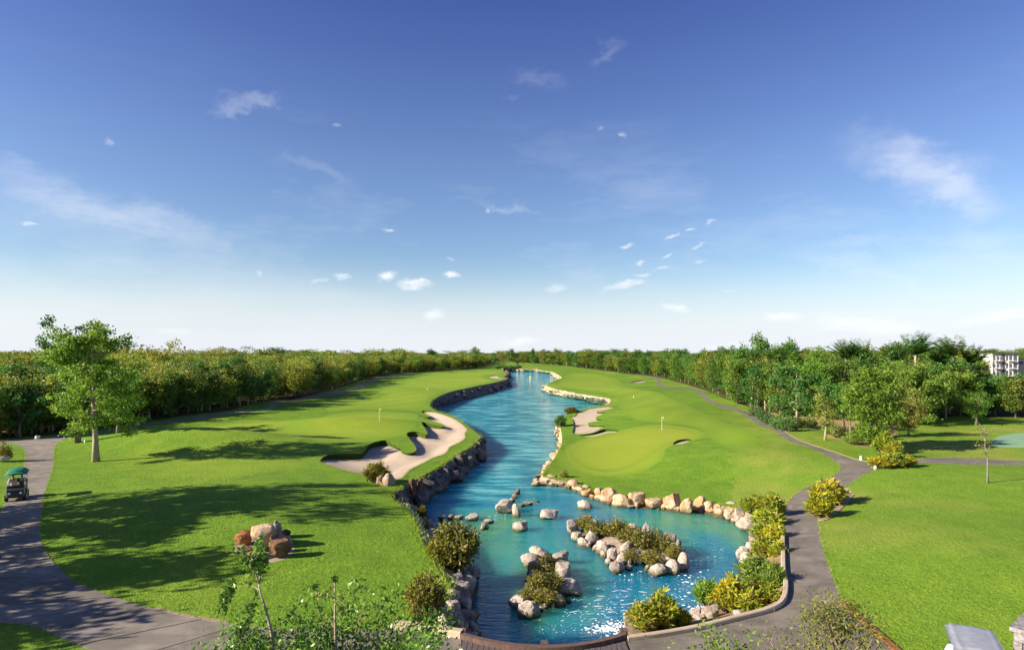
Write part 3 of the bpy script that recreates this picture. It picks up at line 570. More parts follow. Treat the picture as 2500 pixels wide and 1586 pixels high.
# sand: dished below its lips
def sand_piece(k, label, dish):
    B = np.array(BUNK[k]); bxy, bD = B[:, :2], B[:, 2]
    def dz(xy):
        d2 = ((xy[:, None, :] - bxy[None]) ** 2).sum(-1); w = 1 / (d2 + 1e-4) ** 1.2; D = (w * bD).sum(1) / w.sum(1); dist = np.sqrt(d2.min(1))
        return -D - dish * (1 - np.exp(-(dist / 1.6) ** 2))
    o = piece('sand', 'sand_' + k, M['sand'], dz, label=label)
    n = len(B); v, f = [], []
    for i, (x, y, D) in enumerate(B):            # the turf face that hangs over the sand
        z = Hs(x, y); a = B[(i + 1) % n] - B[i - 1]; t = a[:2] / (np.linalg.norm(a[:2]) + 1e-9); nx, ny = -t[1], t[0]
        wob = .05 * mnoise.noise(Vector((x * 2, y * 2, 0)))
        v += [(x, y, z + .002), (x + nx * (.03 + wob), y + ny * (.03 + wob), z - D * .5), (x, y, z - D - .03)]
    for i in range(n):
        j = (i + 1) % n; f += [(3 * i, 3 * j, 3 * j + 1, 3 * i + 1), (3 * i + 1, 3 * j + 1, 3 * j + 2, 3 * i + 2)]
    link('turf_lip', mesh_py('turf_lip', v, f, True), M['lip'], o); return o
sand_piece('a', 'large pale sand bunker with scalloped left lip above the lake', .38)
sand_piece('b', 'pale sand bunker with finger-shaped right edge beside the lake', .0)
sand_piece('c', 'thin crescent of sand behind the right putting green', .03)
sand_piece('d', 'small sand crescent right of the right putting green', .05)
sand_piece('e', 'tiny far sand bunker near the bend of the dark path', .1)
sand_piece('f', 'small far sand bunker at the tip of the left bank', .1)

# ------------------------------------------------------------------ water and banks
wx0, wx1 = -45, 60
gx = np.concatenate([np.linspace(wx0, wx1, 22)]); gy = np.concatenate([np.linspace(9, 460, 40)])
gv = np.array([(a, b, WATER_Z) for b in gy for a in gx]); nx_ = len(gx)
gf = np.array([(j * nx_ + i, j * nx_ + i + 1, (j + 1) * nx_ + i + 1, (j + 1) * nx_ + i) for j in range(len(gy) - 1) for i in range(nx_ - 1)])
tag(link('water', mesh_np('water', gv, gf), M['water']), 'turquoise rippled lake narrowing into the distance', kind='structure')

def fract(p, s, o=5): return mnoise.fractal(Vector(p) * s, 1.0, 2.0, o)
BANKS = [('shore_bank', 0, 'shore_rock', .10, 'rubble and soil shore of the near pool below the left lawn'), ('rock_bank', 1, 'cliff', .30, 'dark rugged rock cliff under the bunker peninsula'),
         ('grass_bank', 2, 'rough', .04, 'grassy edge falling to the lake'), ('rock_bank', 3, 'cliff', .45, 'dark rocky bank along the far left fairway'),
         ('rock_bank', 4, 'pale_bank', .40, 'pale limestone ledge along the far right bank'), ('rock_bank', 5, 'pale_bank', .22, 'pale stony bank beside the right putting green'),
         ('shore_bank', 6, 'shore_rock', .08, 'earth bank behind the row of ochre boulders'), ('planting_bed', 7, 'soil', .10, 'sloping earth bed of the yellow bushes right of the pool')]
sec = np.array([int(round(min(7, max(0, p[4])))) for p in shore])
def bank(name, key, mat, amp, label, i0, i1):
    v, f = [], []; NR = 9
    for i in range(i0, i1 + 1):
        lx, ly, wx, wy = shore[i][:4]; zl = Hs(lx, ly); far = np.clip(ly / 120, 1, 3)
        for j in range(NR):
            t = j / (NR - 2); h = min(t, 1.0)
            tt = h ** (1.6 if key in (1, 3, 4, 5) else 1.0)
            x, y = lx + (wx - lx) * tt, ly + (wy - ly) * tt; z = zl + (WATER_Z - .02 - zl) * h
            if j == NR - 1: z = WATER_Z - .7
            if 0 < j:
                q = fract((x + 3.1, y, z * 1.3), .8 / far ** .5); q2 = fract((x, y + 9.7, z * 1.5), 1.0 / far ** .5); a = amp * (1.6 if key in (1, 3, 4) else 1.0) * (.5 if j >= NR - 2 else 1)
                x += a * q; y += a * q2 * .7; z += a * .45 * fract((x, y, z + 20), .9) * (0 if j >= NR - 2 else 1)
            v.append((x, y, z))
    n = i1 - i0 + 1
    for i in range(n - 1):
        for j in range(NR - 1): f.append((i * NR + j, i * NR + j + 1, (i + 1) * NR + j + 1, (i + 1) * NR + j))
    tag(link(name, mesh_py(name, v, f, key in (0, 2, 6, 7)), M[mat]), label, kind='structure')
i = 0
SEEN_LAB = {}
while i < len(shore) - 1:
    j = i
    while j + 1 < len(shore) and sec[j + 1] == sec[i]: j += 1
    nm, ky, mt, am, lb = BANKS[sec[i]]
    k = SEEN_LAB.get(lb, 0); SEEN_LAB[lb] = k + 1
    if ky == 2: lb = ['grassy edge of the peninsula beyond the large bunker', 'grassy edge of the right bank behind the finger bunker'][min(k, 1)]
    bank(nm, ky, mt, am, lb, i, min(j + 1, len(shore) - 1)); i = j + 1

# ------------------------------------------------------------------ cart path slabs, kerbs, bridge
def resample(poly, s0, s1, n):
    P = np.array([(p[0], p[1]) for p in poly]); d = np.r_[0, np.cumsum(np.linalg.norm(np.diff(P, axis=0), axis=1))]
    s = np.linspace(s0, s1, n); return np.column_stack([np.interp(s, d, P[:, 0]), np.interp(s, d, P[:, 1])])
inner = outline(PATH_L_IN[:11]); outer = outline([(1128, 1745), (900, 1745), (520, 1690), (330, 1640), (204, 1581), (102, 1537), (58, 1525), (0, 1519), (-120, 1470), (-90, 1330), (-30, 1275)])
inner_s = spline(inner, False, lambda p: .4); outer_s = spline(outer, False, lambda p: .4)
Li = sum(np.linalg.norm(np.diff(np.array(inner_s), axis=0), axis=1)); Lo = sum(np.linalg.norm(np.diff(np.array(outer_s), axis=0), axis=1))
NS, SUBN = 15, 6
A_ = resample(inner_s, 0, Li, NS * SUBN + 1); B_ = resample(outer_s, 0, Lo, NS * SUBN + 1)
for s in range(NS):
    v, f = [], []; K = 7
    for k in range(SUBN + 1):
        u = (s + min(max(k / SUBN, .016), .984)) * SUBN; i0 = min(int(u), NS * SUBN - 1); w = u - i0
        a = A_[i0] * (1 - w) + A_[i0 + 1] * w; b = B_[i0] * (1 - w) + B_[i0 + 1] * w
        for t in np.linspace(.004, .985, K):
            p = a * (1 - t) + b * t; v.append((p[0], p[1], Hs(*p) + .03 + .004 * math.sin(s * 2.1)))
    n = len(v); v += [(x, y, z - .06) for x, y, z in v]
    for k in range(SUBN):
        for j in range(K - 1): f.append((k * K + j, k * K + j + 1, (k + 1) * K + j + 1, (k + 1) * K + j))
    rim = [j for j in range(K)] + [k * K + K - 1 for k in range(1, SUBN + 1)] + [SUBN * K + j for j in range(K - 2, -1, -1)] + [k * K for k in range(SUBN - 1, 0, -1)]
    f += [(rim[i], rim[i - 1], rim[i - 1] + n, rim[i] + n) for i in range(len(rim))]
    link('slab', mesh_py('slab', v, f), M['slab'], cart_path)
def kerb(name, px, width, height, mat, label, cat='kerb', dz=0.0, world=None, kind=None, step=.35):
    """a low kerb of rounded section along a line on the ground"""
    c = spline(world if world else outline(px), False, lambda p: step); v, f = [], []; n = len(c)
    prof = [(-.5, -.3), (-.5, .8), (-.36, 1), (.36, 1), (.5, .8), (.5, -.3)]; k = len(prof)
    for i, p in enumerate(c):
        t = np.array(c[min(i + 1, n - 1)])[:2] - np.array(c[max(i - 1, 0)])[:2]; t /= np.linalg.norm(t) + 1e-9; nx, ny = -t[1], t[0]
        wob = 1 + .05 * mnoise.noise(Vector((p[0] * 2, p[1] * 2, 3)))
        for a, b in prof: v.append((p[0] + nx * a * width * wob, p[1] + ny * a * width * wob, Hs(p[0], p[1]) + dz + b * height * wob))
    for i in range(n - 1):
        for j in range(k - 1): f.append((i * k + j, (i + 1) * k + j, (i + 1) * k + j + 1, i * k + j + 1))
    f += [tuple(range(k))[::-1], tuple((n - 1) * k + j for j in range(k))]
    o = link(name, mesh_py(name, v, f), mat); tag(o, label, cat, kind=kind); return o
kerb('kerb', [(965, 1533), (1020, 1538), (1075, 1546), (1128, 1555)], .34, .26, M['kerb'], 'cream kerb left of the wooden bridge, below the rocks')
kerb('kerb', [(1531, 1562), (1600, 1553), (1693, 1537), (1787, 1514), (1878, 1490), (1911, 1468), (1919, 1432), (1913, 1397), (1912, 1350), (1911, 1300)], .20, .16, M['kerb'], 'cream kerb curving right of the bridge round the yellow bushes')
kerb('edging', [(2058, 1470), (2101, 1509), (2187, 1585), (2250, 1640)], .3, .07, M['edging_rust'], 'rust-brown edging between the dark path and the near right lawn', 'edging')
kerb('edging', [(1838, 1011), (1887, 1038), (1931, 1062), (1974, 1082), (2033, 1101), (2091, 1121), (2138, 1127.5)], .2, .04, M['edging_pale'], 'thin tan edging along the far side of the dark path', 'edging', step=.8)
kerb('edging', [(2080, 1207), (2048, 1242), (2016, 1267), (1999, 1271)], .32, .06, M['edging_pale'], 'pale edging strip behind the golden bushes by the path', 'edging')
kerb('edging', [(379, 1485), (440, 1500), (496, 1509), (560, 1520)], .22, .03, M['edging_pale'], 'worn pale strip where lawn meets the near left path', 'edging')

bridge = empty('bridge', (1.1, 19, 0)); tag(bridge, 'dark wooden plank bridge over the pool outlet, bottom of the photo', 'bridge')
def bow(x): return 21.45 - .95 * (1 - ((x - 1.1) / 2.85) ** 2) + (-.05)
nb = 30
pm = None
for k in range(nb):
    x = -1.72 + 5.64 * (k + .5) / nb; L = bow(x) - 16.6
    if pm is None: pm = MB().box((0, 0, 0), (5.64 / nb - .018, 1, .06)).mesh('plank')
    o = link('plank', pm, M['deck'], bridge); o.location = (x - 1.1, 16.6 + L / 2 - 19, .03 + .006 * math.sin(k * 1.7)); o.scale = (1, L, 1)
mb = MB()
xs = np.linspace(-1.8, 4.0, 25); prof = [(-.11, -.32), (.11, -.32), (.11, .22), (-.11, .22)]
v = [(x - 1.1, bow(x) + .1 + a - 19, b) for x in xs for a, b in prof]; f = [(i * 4 + j, (i + 1) * 4 + j, (i + 1) * 4 + (j + 1) % 4, i * 4 + (j + 1) % 4) for i in range(24) for j in range(4)] + [(3, 2, 1, 0), (96, 97, 98, 99)]
mb.add(v, f); mb.build('edge_beam', M['timber'], bridge)
for x in (-1.75, 1.1, 3.95): MB().box((0, 0, -.9), (.24, .24, 2.3)).build('post', M['timber'], bridge).location = (x - 1.1, bow(x) + .34 - 19, 0)
for y in (17.2, 20.2): MB().box((1.1 - 1.1, y - 19, -.16), (5.7, .2, .26)).build('joist', M['timber'], bridge)

# ------------------------------------------------------------------ plants
def leaf_mesh(name, P, size, aspect=.5, up=.5, dirs=None, jitter=.35, droop=0.0, rs=None):
    """one kite-shaped leaf at every point; dirs = the way each leaf points"""
    rs = rs or rng; P = np.asarray(P, float); n = len(P)
    d = rs.normal(size=(n, 3)) if dirs is None else np.asarray(dirs, float) + rs.normal(size=(n, 3)) * jitter
    d[:, 2] -= droop; d /= np.linalg.norm(d, axis=1, keepdims=True) + 1e-9
    nn = rs.normal(size=(n, 3)); nn[:, 2] += up; s = np.cross(d, nn); s /= np.linalg.norm(s, axis=1, keepdims=True) + 1e-9
    L = (size * (.65 + .7 * rs.random(n)))[:, None]; W = L * aspect
    v = np.stack([P - d * L * .5, P + s * W * .5 - d * L * .02, P + d * L * .5, P - s * W * .5 - d * L * .02], 1).reshape(-1, 3)
    f = np.arange(4 * n).reshape(n, 4); return mesh_np(name, v, f)
def limb(rs, p0, d0, L, r0, n=4, lift=.25, wob=.18):
    pts, rad = [Vector(p0)], [r0]; d = Vector(d0).normalized()
    for k in range(n):
        d = (d + Vector(rs.normal(size=3)) * wob + Vector((0, 0, lift / n))).normalized(); pts.append(pts[-1] + d * L / n); rad.append(r0 * (1 - .75 * (k + 1) / n))
    return pts, rad
def gen_tree(seed, h, cw, base=.35, limbs=10, nleaf=1400, leaf=.34, clump=.55, shape='round', lift=.35, flat=.8, trunks=1, r0=None, bend=.05, name='tree', aspect=.55, up=.5, subs=3, open_=0.0):
    rs = np.random.default_rng(seed); mb = MB(); cl = []; r0 = r0 or h * .016 + .03
    for tk in range(trunks):
        a0 = tk * 2 * PI / max(1, trunks) + rs.random(); lean = .12 if trunks > 1 else bend
        pts = [Vector((.12 * math.cos(a0) * (trunks > 1), .12 * math.sin(a0) * (trunks > 1), -.15))]; rad = [r0 * 1.35 / trunks ** .4]
        for k in range(1, 7):
            t = k / 6; pts.append(Vector((h * .8 * t * lean * math.cos(a0) + .015 * h * rs.normal() * t, h * .8 * t * lean * math.sin(a0) + .015 * h * rs.normal() * t, h * .86 * t))); rad.append(r0 * (1.0 - .8 * t) / trunks ** .4)
        mb.tube(pts, rad, 6); nl = max(3, limbs // trunks)
        for i in range(nl):
            t = base * .9 + (.97 - base * .9) * (i + .5 * rs.random()) / nl; j = min(int(t * 6), 5); w = t * 6 - j; p = pts[j].lerp(pts[j + 1], w)
            u = (t - base) / (1 - base); prof = {'round': math.sin(PI * min(1, max(.12, .18 + u * .72))) , 'cone': 1.05 - .85 * u, 'vase': .45 + .6 * u, 'tier': .6 + .5 * math.sin(PI * min(1, .25 + u * .85))}[shape]
            L = cw * .5 * prof * (.75 + .45 * rs.random()); a = i * 2.39996 + rs.random() * .7
            zz = .25 + .75 * u if shape != 'tier' else .05 + .9 * max(0, u - .55)
            lp, lr = limb(rs, p, (math.cos(a), math.sin(a), zz), L * (1 + .3 * u), r0 * .42 * (1 - .55 * u) + .012, 4, lift if shape != 'tier' else .12)
            mb.tube(lp, lr, 5, False); cl += [(lp[2], .8), (lp[3], 1.0), (lp[4], 1.0)]
            for s in range(subs):
                q = lp[1 + s % 3]; b = a + (1 if s % 2 else -1) * (.5 + .6 * rs.random()); sp, sr = limb(rs, q, (math.cos(b), math.sin(b), .2 + .5 * u), L * .5, lr[1] * .5, 3, lift)
                mb.tube(sp, sr, 4, False); cl += [(sp[2], .8), (sp[3], .9)]
        cl += [(pts[-1], .9), (pts[-1] + Vector((0, 0, h * .07)), .8)]
    C = np.array([tuple(c[0]) for c in cl]); wgt = np.array([c[1] for c in cl]) * (.5 + rs.random(len(cl))); wgt[rs.random(len(cl)) < open_] = 0
    idx = rs.choice(len(C), nleaf, p=wgt / wgt.sum()); off = rs.normal(size=(nleaf, 3)); off *= (clump * rs.random((nleaf, 1)) ** .33 / (np.linalg.norm(off, axis=1, keepdims=True) + 1e-9)) * (1 + .3 * rs.normal(size=(nleaf, 1))); off[:, 2] *= flat
    P = C[idx] + off; P = P[P[:, 2] > h * .06] if base > .05 else P
    P[:, 2] = np.maximum(P[:, 2], .05); kz = h / np.percentile(P[:, 2], 99.6); P[:, 2] *= kz; mb.v = [(x, y, z * kz) for x, y, z in mb.v]
    return mb.mesh(name + '_trunk', True), leaf_mesh(name + '_crown', P, leaf, aspect, up, rs=rs)
def gen_palm(seed, h, nf=15, L=2.6, name='palm', sweep=0.0):
    rs = np.random.default_rng(seed); mb = MB(); top = Vector((.04 * h * rs.normal(), .04 * h * rs.normal(), h))
    pts = [Vector((0, 0, -.15)).lerp(top, t) + Vector((.05 * h * math.sin(PI * t) * .4, 0, 0)) for t in np.linspace(0, 1, 9)]
    mb.tube(pts, [.17 - .05 * t + (.015 if i % 2 else 0) for i, t in enumerate(np.linspace(0, 1, 9))], 8)
    P, D, S = [], [], []; fb = MB()
    for k in range(nf):
        a = k * 2.39996; e = 1.5 - .95 * (k / nf) + .1 * rs.normal(); d = Vector((math.cos(a) * math.cos(e) + sweep, math.sin(a) * math.cos(e), math.sin(e) + .15)).normalized(); p = top.copy(); seg = 9; line = [p.copy()]
        for s in range(seg):
            d = (d + Vector((sweep * .12, 0, -.03 - .008 * s))).normalized(); p = p + d * L / seg; line.append(p.copy())
            sd = d.cross(Vector((0, 0, 1))); sd = sd.normalized() if sd.length > 1e-3 else Vector((1, 0, 0)); w = math.sin(PI * (.12 + .85 * (s + 1) / seg))
            for q in range(4):
                pp = p - d * (L / seg) * q / 4
                for sg in (-1, 1):
                    ld = (sd * sg + d * .55 + Vector((0, 0, -.35))).normalized(); ln = L * .26 * (.35 + .65 * w); P.append(pp + ld * ln * .5); D.append(ld); S.append(ln)
        fb.tube(line, [.03 * (1 - .8 * i / seg) + .004 for i in range(seg + 1)], 4, False)
    P, D = np.array([tuple(p) for p in P]), np.array([tuple(d) for d in D])
    return mb.mesh(name + '_trunk', True), leaf_mesh(name + '_fronds', P, np.array(S), .15, 1.5, D, .08, rs=rs), fb.mesh(name + '_frond_stem')
def gen_shrub(seed, r, h, nleaf, leaf, aspect=.3, name='shrub', spiky=True, stems=12, rim=.35):
    """bush of leafy upright shoots"""
    rs = np.random.default_rng(seed); mb = MB(); P, D = [], []
    ns = max(stems, 6); per = max(6, nleaf // ns)
    for k in range(ns):
        a = k * 2.39996; q = math.sqrt((k + .5) / ns); tip = Vector((r * q * math.cos(a) * (.85 + .3 * rs.random()), r * q * math.sin(a) * (.85 + .3 * rs.random()), h * (1 - (1 - rim) * q ** 2.2) * (.75 + .4 * rs.random()))); b0 = Vector((tip.x * .35, tip.y * .35, -.05))
        mid = b0.lerp(tip, .5) + Vector((tip.x * .12, tip.y * .12, 0)); mb.tube([b0, mid, tip], [.03, .02, .008], 4, False)
        for j in range(per):
            t = .18 + .82 * rs.random() ** .7; c = b0.lerp(mid, t * 2) if t < .5 else mid.lerp(tip, t * 2 - 1); o = Vector(rs.normal(size=3)).normalized(); ax = (tip - b0).normalized()
            d = (o + ax * (.9 if spiky else .2)).normalized(); P.append(tuple(c + d * leaf * .45 + o * leaf * (.1 if spiky else .9) * rs.random())); D.append(tuple(d))
    P = np.array(P); P[:, 2] = np.maximum(P[:, 2], .03)
    return mb.mesh(name + '_stems', True), leaf_mesh(name + '_foliage', P, leaf, aspect, .6, np.array(D), .25, rs=rs)

ORD0 = ['first', 'second', 'third', 'fourth', 'fifth', 'sixth', 'seventh', 'eighth', 'ninth', 'tenth', 'eleventh', 'twelfth', 'thirteenth', 'fourteenth', 'fifteenth', 'sixteenth', 'seventeenth', 'eighteenth', 'nineteenth', 'twentieth',
       'twenty-first', 'twenty-second', 'twenty-third', 'twenty-fourth', 'twenty-fifth', 'twenty-sixth', 'twenty-seventh', 'twenty-eighth', 'twenty-ninth', 'thirtieth', 'thirty-first', 'thirty-second', 'thirty-third', 'thirty-fourth', 'thirty-fifth', 'thirty-sixth']
def _ord(n):
    if n <= len(ORD0): return ORD0[n - 1]
    t = n // 10 * 10; u = n - t; tens = {30: 'thirty', 40: 'forty', 50: 'fifty', 60: 'sixty', 70: 'seventy', 80: 'eighty', 90: 'ninety'}; tth = {40: 'fortieth', 50: 'fiftieth', 60: 'sixtieth', 70: 'seventieth', 80: 'eightieth', 90: 'ninetieth'}
    return tth[t] if u == 0 else tens[t] + '-' + ORD0[u - 1]
ORD = [_ord(k) for k in range(1, 100)]
def with_mat(me, mat):
    if me.users and me.materials and me.materials[0] != mat: me = me.copy(); me.materials.clear()
    if not me.materials: me.materials.append(mat)
    return me
MC = {}
def mcopy(me, mat):
    """the mesh in that material, shared between alike things"""
    k = (me.name, mat.name)
    if k not in MC: q = me.copy(); q.materials.clear(); q.materials.append(mat); MC[k] = q
    return MC[k]
def plant(name, tm, cm, leafmat, barkmat, loc, rz, scale, label, cat='tree', group=None, names=('trunk', 'crown')):
    o = empty(name, loc, rz); o.scale = scale if hasattr(scale, '__len__') else (scale,) * 3; tag(o, label, cat, group)
    a = link(names[0], mcopy(tm, barkmat), None, o); c = link(names[1], mcopy(cm, leafmat), None, o); return o

# forest trees: eight shapes
FT = [gen_tree(100 + i, 7.0, cw, b, nl, 2600, lf * .76, cp, sh, .45, .85, tr, name='forest_tree%d' % i) for i, (cw, b, nl, lf, cp, sh, tr) in enumerate([
    (4.6, .30, 11, .36, .75, 'round', 1), (4.0, .22, 12, .34, .7, 'round', 2), (5.0, .35, 10, .38, .8, 'vase', 2), (3.6, .18, 13, .34, .7, 'round', 1), (4.4, .28, 11, .36, .75, 'vase', 1), (3.4, .12, 13, .36, .7, 'cone', 1)])]
CAN = [gen_tree(160 + i, 7.0, 5.2, .42, 11, 1600, .35, .92, 'vase', .4, .7, 1, name='canopy_tree%d' % i) for i in range(3)]

def walk(px, n, z=True):
    """n evenly spaced stations along a traced line, in photo space so that they thin out with distance"""
    P = np.array(px, float); d = np.r_[0, np.cumsum(np.linalg.norm(np.diff(P, axis=0), axis=1))]; s = np.linspace(0, d[-1], n)
    return [(np.interp(q, d, P[:, 0]), np.interp(q, d, P[:, 1])) for q in s]
EDGE_L = [(-70, 1080), (20, 1066), (150, 1051), (300, 1031), (430, 1010), (560, 996), (682, 975), (765, 960), (806, 950), (875, 929), (916, 918.5), (971, 910.5), (1040, 905.5), (1122, 900.5), (1160, 898)]
EDGE_R = [(1330, 888), (1376, 890.5), (1420, 896.5), (1475, 903), (1530, 910), (1585, 915), (1626, 922), (1667, 933), (1722, 949), (1763, 966), (1818, 986), (1860, 998)]
COLN = ['dark green', 'yellow-green', 'mid green', 'olive']
def edge_row(px, n, seed, where, group, mats, hmul, back=0.0):
    rs = np.random.default_rng(seed); out = []
    for i, (x, y) in enumerate(walk(px, n)):
        g = ground(x + rs.normal() * 4, y); dd = g.y; away = Vector((-1 if seed % 2 else 1, .55, 0)).normalized()
        g = g + away * (back + rs.random() * 1.2) * (1 + dd / 300); g.z = Hs(g.x, g.y)
        k = int(rs.integers(0, 6)); s = hmul * (.58 + .95 * rs.random() ** 1.6) * (1 + .12 * min(1, dd / 300)); mk, cn = mats[int(rs.integers(0, len(mats)))]
        o = plant('forest_tree', FT[k][0], FT[k][1], M[mk], M['bark'] if rs.random() < .55 else M['bark_pale'], g, rs.random() * 6.28, (s * (.9 + .35 * rs.random()), s * (.9 + .35 * rs.random()), s), cn + ' ' + ['leafy', 'twin-stemmed', 'spreading', 'slender', 'wide-topped', 'low-branched'][k] + ' tree, ' + ORD[i] + where, 'tree', group)
        out.append(o)
    return out
ML = [('leaf_forest', 'mid green'), ('leaf_forest', 'mid green'), ('leaf_deep', 'dark green'), ('leaf_deep', 'dark green'), ('leaf_olive', 'olive')]
edge_trees = edge_row(EDGE_L, 92, 11, ' from the left in the front row of the left wood', 'front row of the left wood', ML, .68)
edge_trees += edge_row(EDGE_L, 70, 13, ' from the left in the second row of the left wood', 'second row of the left wood', ML + [('leaf_canopy', 'yellow-green')], .80, 3.5)
edge_trees += edge_row(EDGE_R, 62, 22, ' from the left in the front row of the right wood', 'front row of the right wood', ML, .88)
edge_trees += edge_row(EDGE_R, 48, 24, ' from the left in the second row of the right wood', 'second row of the right wood', ML + [('leaf_canopy', 'yellow-green')], 1.0, 4.0)

# the wood behind: one mass of crowns to the horizon
CANO = []
for i in range(3):
    g = ground([520, 760, 1700][i], [985, 950, 925][i]); g.x += (-9, -12, 14)[i]; g.z = Hs(g.x, g.y)
    o = plant('forest_tree', CAN[i][0], CAN[i][1], M['leaf_canopy'], M['bark'], g, i * 2.0, 1.02, ['tall yellow-green tree rising behind the near left wood edge', 'tall yellow-green tree behind the middle of the left wood edge', 'tall yellow-green tree behind the right wood edge'][i], 'tree')
    CANO.append([c for c in o.children if c.name.startswith('crown')][0])
green_src = [c for o in edge_trees for c in o.children if c.name.startswith('crown') and c.data.materials[0].name == 'forest_leaves'][:2]
rs = np.random.default_rng(5); pts, scl, rot, pick = [], [], [], []
FLc, FRc = np.array(FOREST_L), np.array(FOREST_R)
d = 66.0
while d < 2300:
    sp = max(4.3, d * .0185); n = int(R(112) * d / sp); a = R(-56) + R(112) * (np.arange(n) + rs.random(n)) / n; dd = d + sp * (rs.random(n) - .5) * 1.1; x, y = dd * np.sin(a), dd * np.cos(a)
    ok = inside(FLc, x, y) | inside(FRc, x, y)
    for q in np.where(ok)[0]:
        ppx = CX + F * x[q] / y[q]
        if 2395 < ppx < 2600 and 135 < d < 350: continue
        w = sp / 4.3; big = rs.random() < (.09 if x[q] > 0 else .05); s = (.84 + .40 * rs.random()) * (1.0 + (.5 * rs.random() + .12 if big else 0)) * (.88 if d < 140 else 1.0)
        s *= 1 + .05 * min(1, d / 600)
        if 2395 < ppx < 2600 and d <= 135: s = min(s, .80)
        pts.append((x[q], y[q], Hs(x[q], y[q]))); scl.append((s * w, s * w, s if d < 900 else s * 1.05)); rot.append(rs.random() * 6.28); pick.append(int(rs.integers(3, 5)) if rs.random() < (.78 if x[q] > 0 else .36) else int(rs.integers(0, 3)))
    d += sp
fm = bpy.data.meshes.new('woodland'); fm.from_pydata(pts, [], [])
at_ = fm.attributes.new('tree_scale', 'FLOAT_VECTOR', 'POINT'); at_.data.foreach_set('vector', np.array(scl, dtype=np.float32).ravel())
at_ = fm.attributes.new('tree_turn', 'FLOAT', 'POINT'); at_.data.foreach_set('value', np.array(rot, dtype=np.float32))
at_ = fm.attributes.new('tree_pick', 'INT', 'POINT'); at_.data.foreach_set('value', np.array(pick, dtype=np.int32))
wood = link('woodland', fm); tag(wood, 'unbroken wood of yellow-green tree crowns reaching to the horizon', 'woodland', kind='stuff')
ng = bpy.data.node_groups.new('woodland', 'GeometryNodeTree'); ng.interface.new_socket('Geometry', in_out='INPUT', socket_type='NodeSocketGeometry'); ng.interface.new_socket('Geometry', in_out='OUTPUT', socket_type='NodeSocketGeometry')
gi, go = ng.nodes.new('NodeGroupInput'), ng.nodes.new('NodeGroupOutput'); ip = ng.nodes.new('GeometryNodeInstanceOnPoints'); jn = ng.nodes.new('GeometryNodeJoinGeometry')
for o in reversed(CANO + green_src[:2]):
    oi = ng.nodes.new('GeometryNodeObjectInfo'); oi.inputs['Object'].default_value = o; oi.inputs['As Instance'].default_value = True; oi.transform_space = 'ORIGINAL'; ng.links.new(oi.outputs['Geometry'], jn.inputs[0])
def attr(nm, ty):
    n = ng.nodes.new('GeometryNodeInputNamedAttribute'); n.data_type = ty; n.inputs[0].default_value = nm; return n.outputs[0]
cx = ng.nodes.new('ShaderNodeCombineXYZ'); ng.links.new(attr('tree_turn', 'FLOAT'), cx.inputs[2])
ng.links.new(gi.outputs[0], ip.inputs['Points']); ng.links.new(jn.outputs[0], ip.inputs['Instance']); ip.inputs['Pick Instance'].default_value = True
ng.links.new(attr('tree_pick', 'INT'), ip.inputs['Instance Index']); ng.links.new(cx.outputs[0], ip.inputs['Rotation']); ng.links.new(attr('tree_scale', 'FLOAT_VECTOR'), ip.inputs['Scale']); ng.links.new(ip.outputs[0], go.inputs[0])
md = wood.modifiers.new('woodland', 'NODES'); md.node_group = ng

# grass blades that stand up from the near lawns and hang over the edges
def blades(name, pts_xy, size, label, zoff=0.0, lean=.5):
    P_ = np.array(pts_xy); z = H(P_[:, 0], P_[:, 1]) + zoff; L = size * (.6 + .8 * rng.random(len(P_)))
    P3 = np.column_stack([P_, z + L * .36]); dirs = np.column_stack([rng.normal(size=(len(P_), 2)) * lean, np.ones(len(P_))])
    tag(link(name, leaf_mesh(name, P3, L, .16, 0.0, dirs, .1), M['blade']), label, 'grass', kind='stuff')
gxy = []
for x0, x1, y0, y1, n in ((-26, 0, 20.5, 34, 26000), (-34, 0, 34, 46, 14000), (9, 24, 17, 28, 12000)):
    gxy.append(np.column_stack([x0 + (x1 - x0) * rng.random(n), y0 + (y1 - y0) * rng.random(n)]))
gxy = np.vstack(gxy); ok = (np.abs(gxy[:, 0]) < gxy[:, 1] * .9) & ~inside(land_poly, gxy[:, 0], gxy[:, 1])
for k, poly in REG:
    if k in ('path_l', 'path_r', 'mulch', 'bed_gold', 'sand_a'): ok &= ~inside(poly, gxy[:, 0], gxy[:, 1])
ok &= ~inside([tuple(p) for p in np.vstack([A_, B_[::-1]])], gxy[:, 0], gxy[:, 1])
blades('grass', gxy[ok], .06, 'short standing grass of the near lawns')
ed = []
for i, p in enumerate(shore):
    if sec[i] in (1, 3, 4, 5, 6, 0, 2) and p[1] > 22:
        q = shore[min(i + 1, len(shore) - 1)]; n = 15 if p[1] < 70 else 9
        t = rng.random(n)[:, None]; ed.append(np.array([p[0], p[1]])[None] * (1 - t) + np.array([q[0], q[1]])[None] * t + rng.normal(size=(n, 2)) * .14 * (1 + p[1] / 90))
blades('grass_fringe', np.vstack(ed), .20, 'longer grass fringing the banks of the lake', -.03, .9)

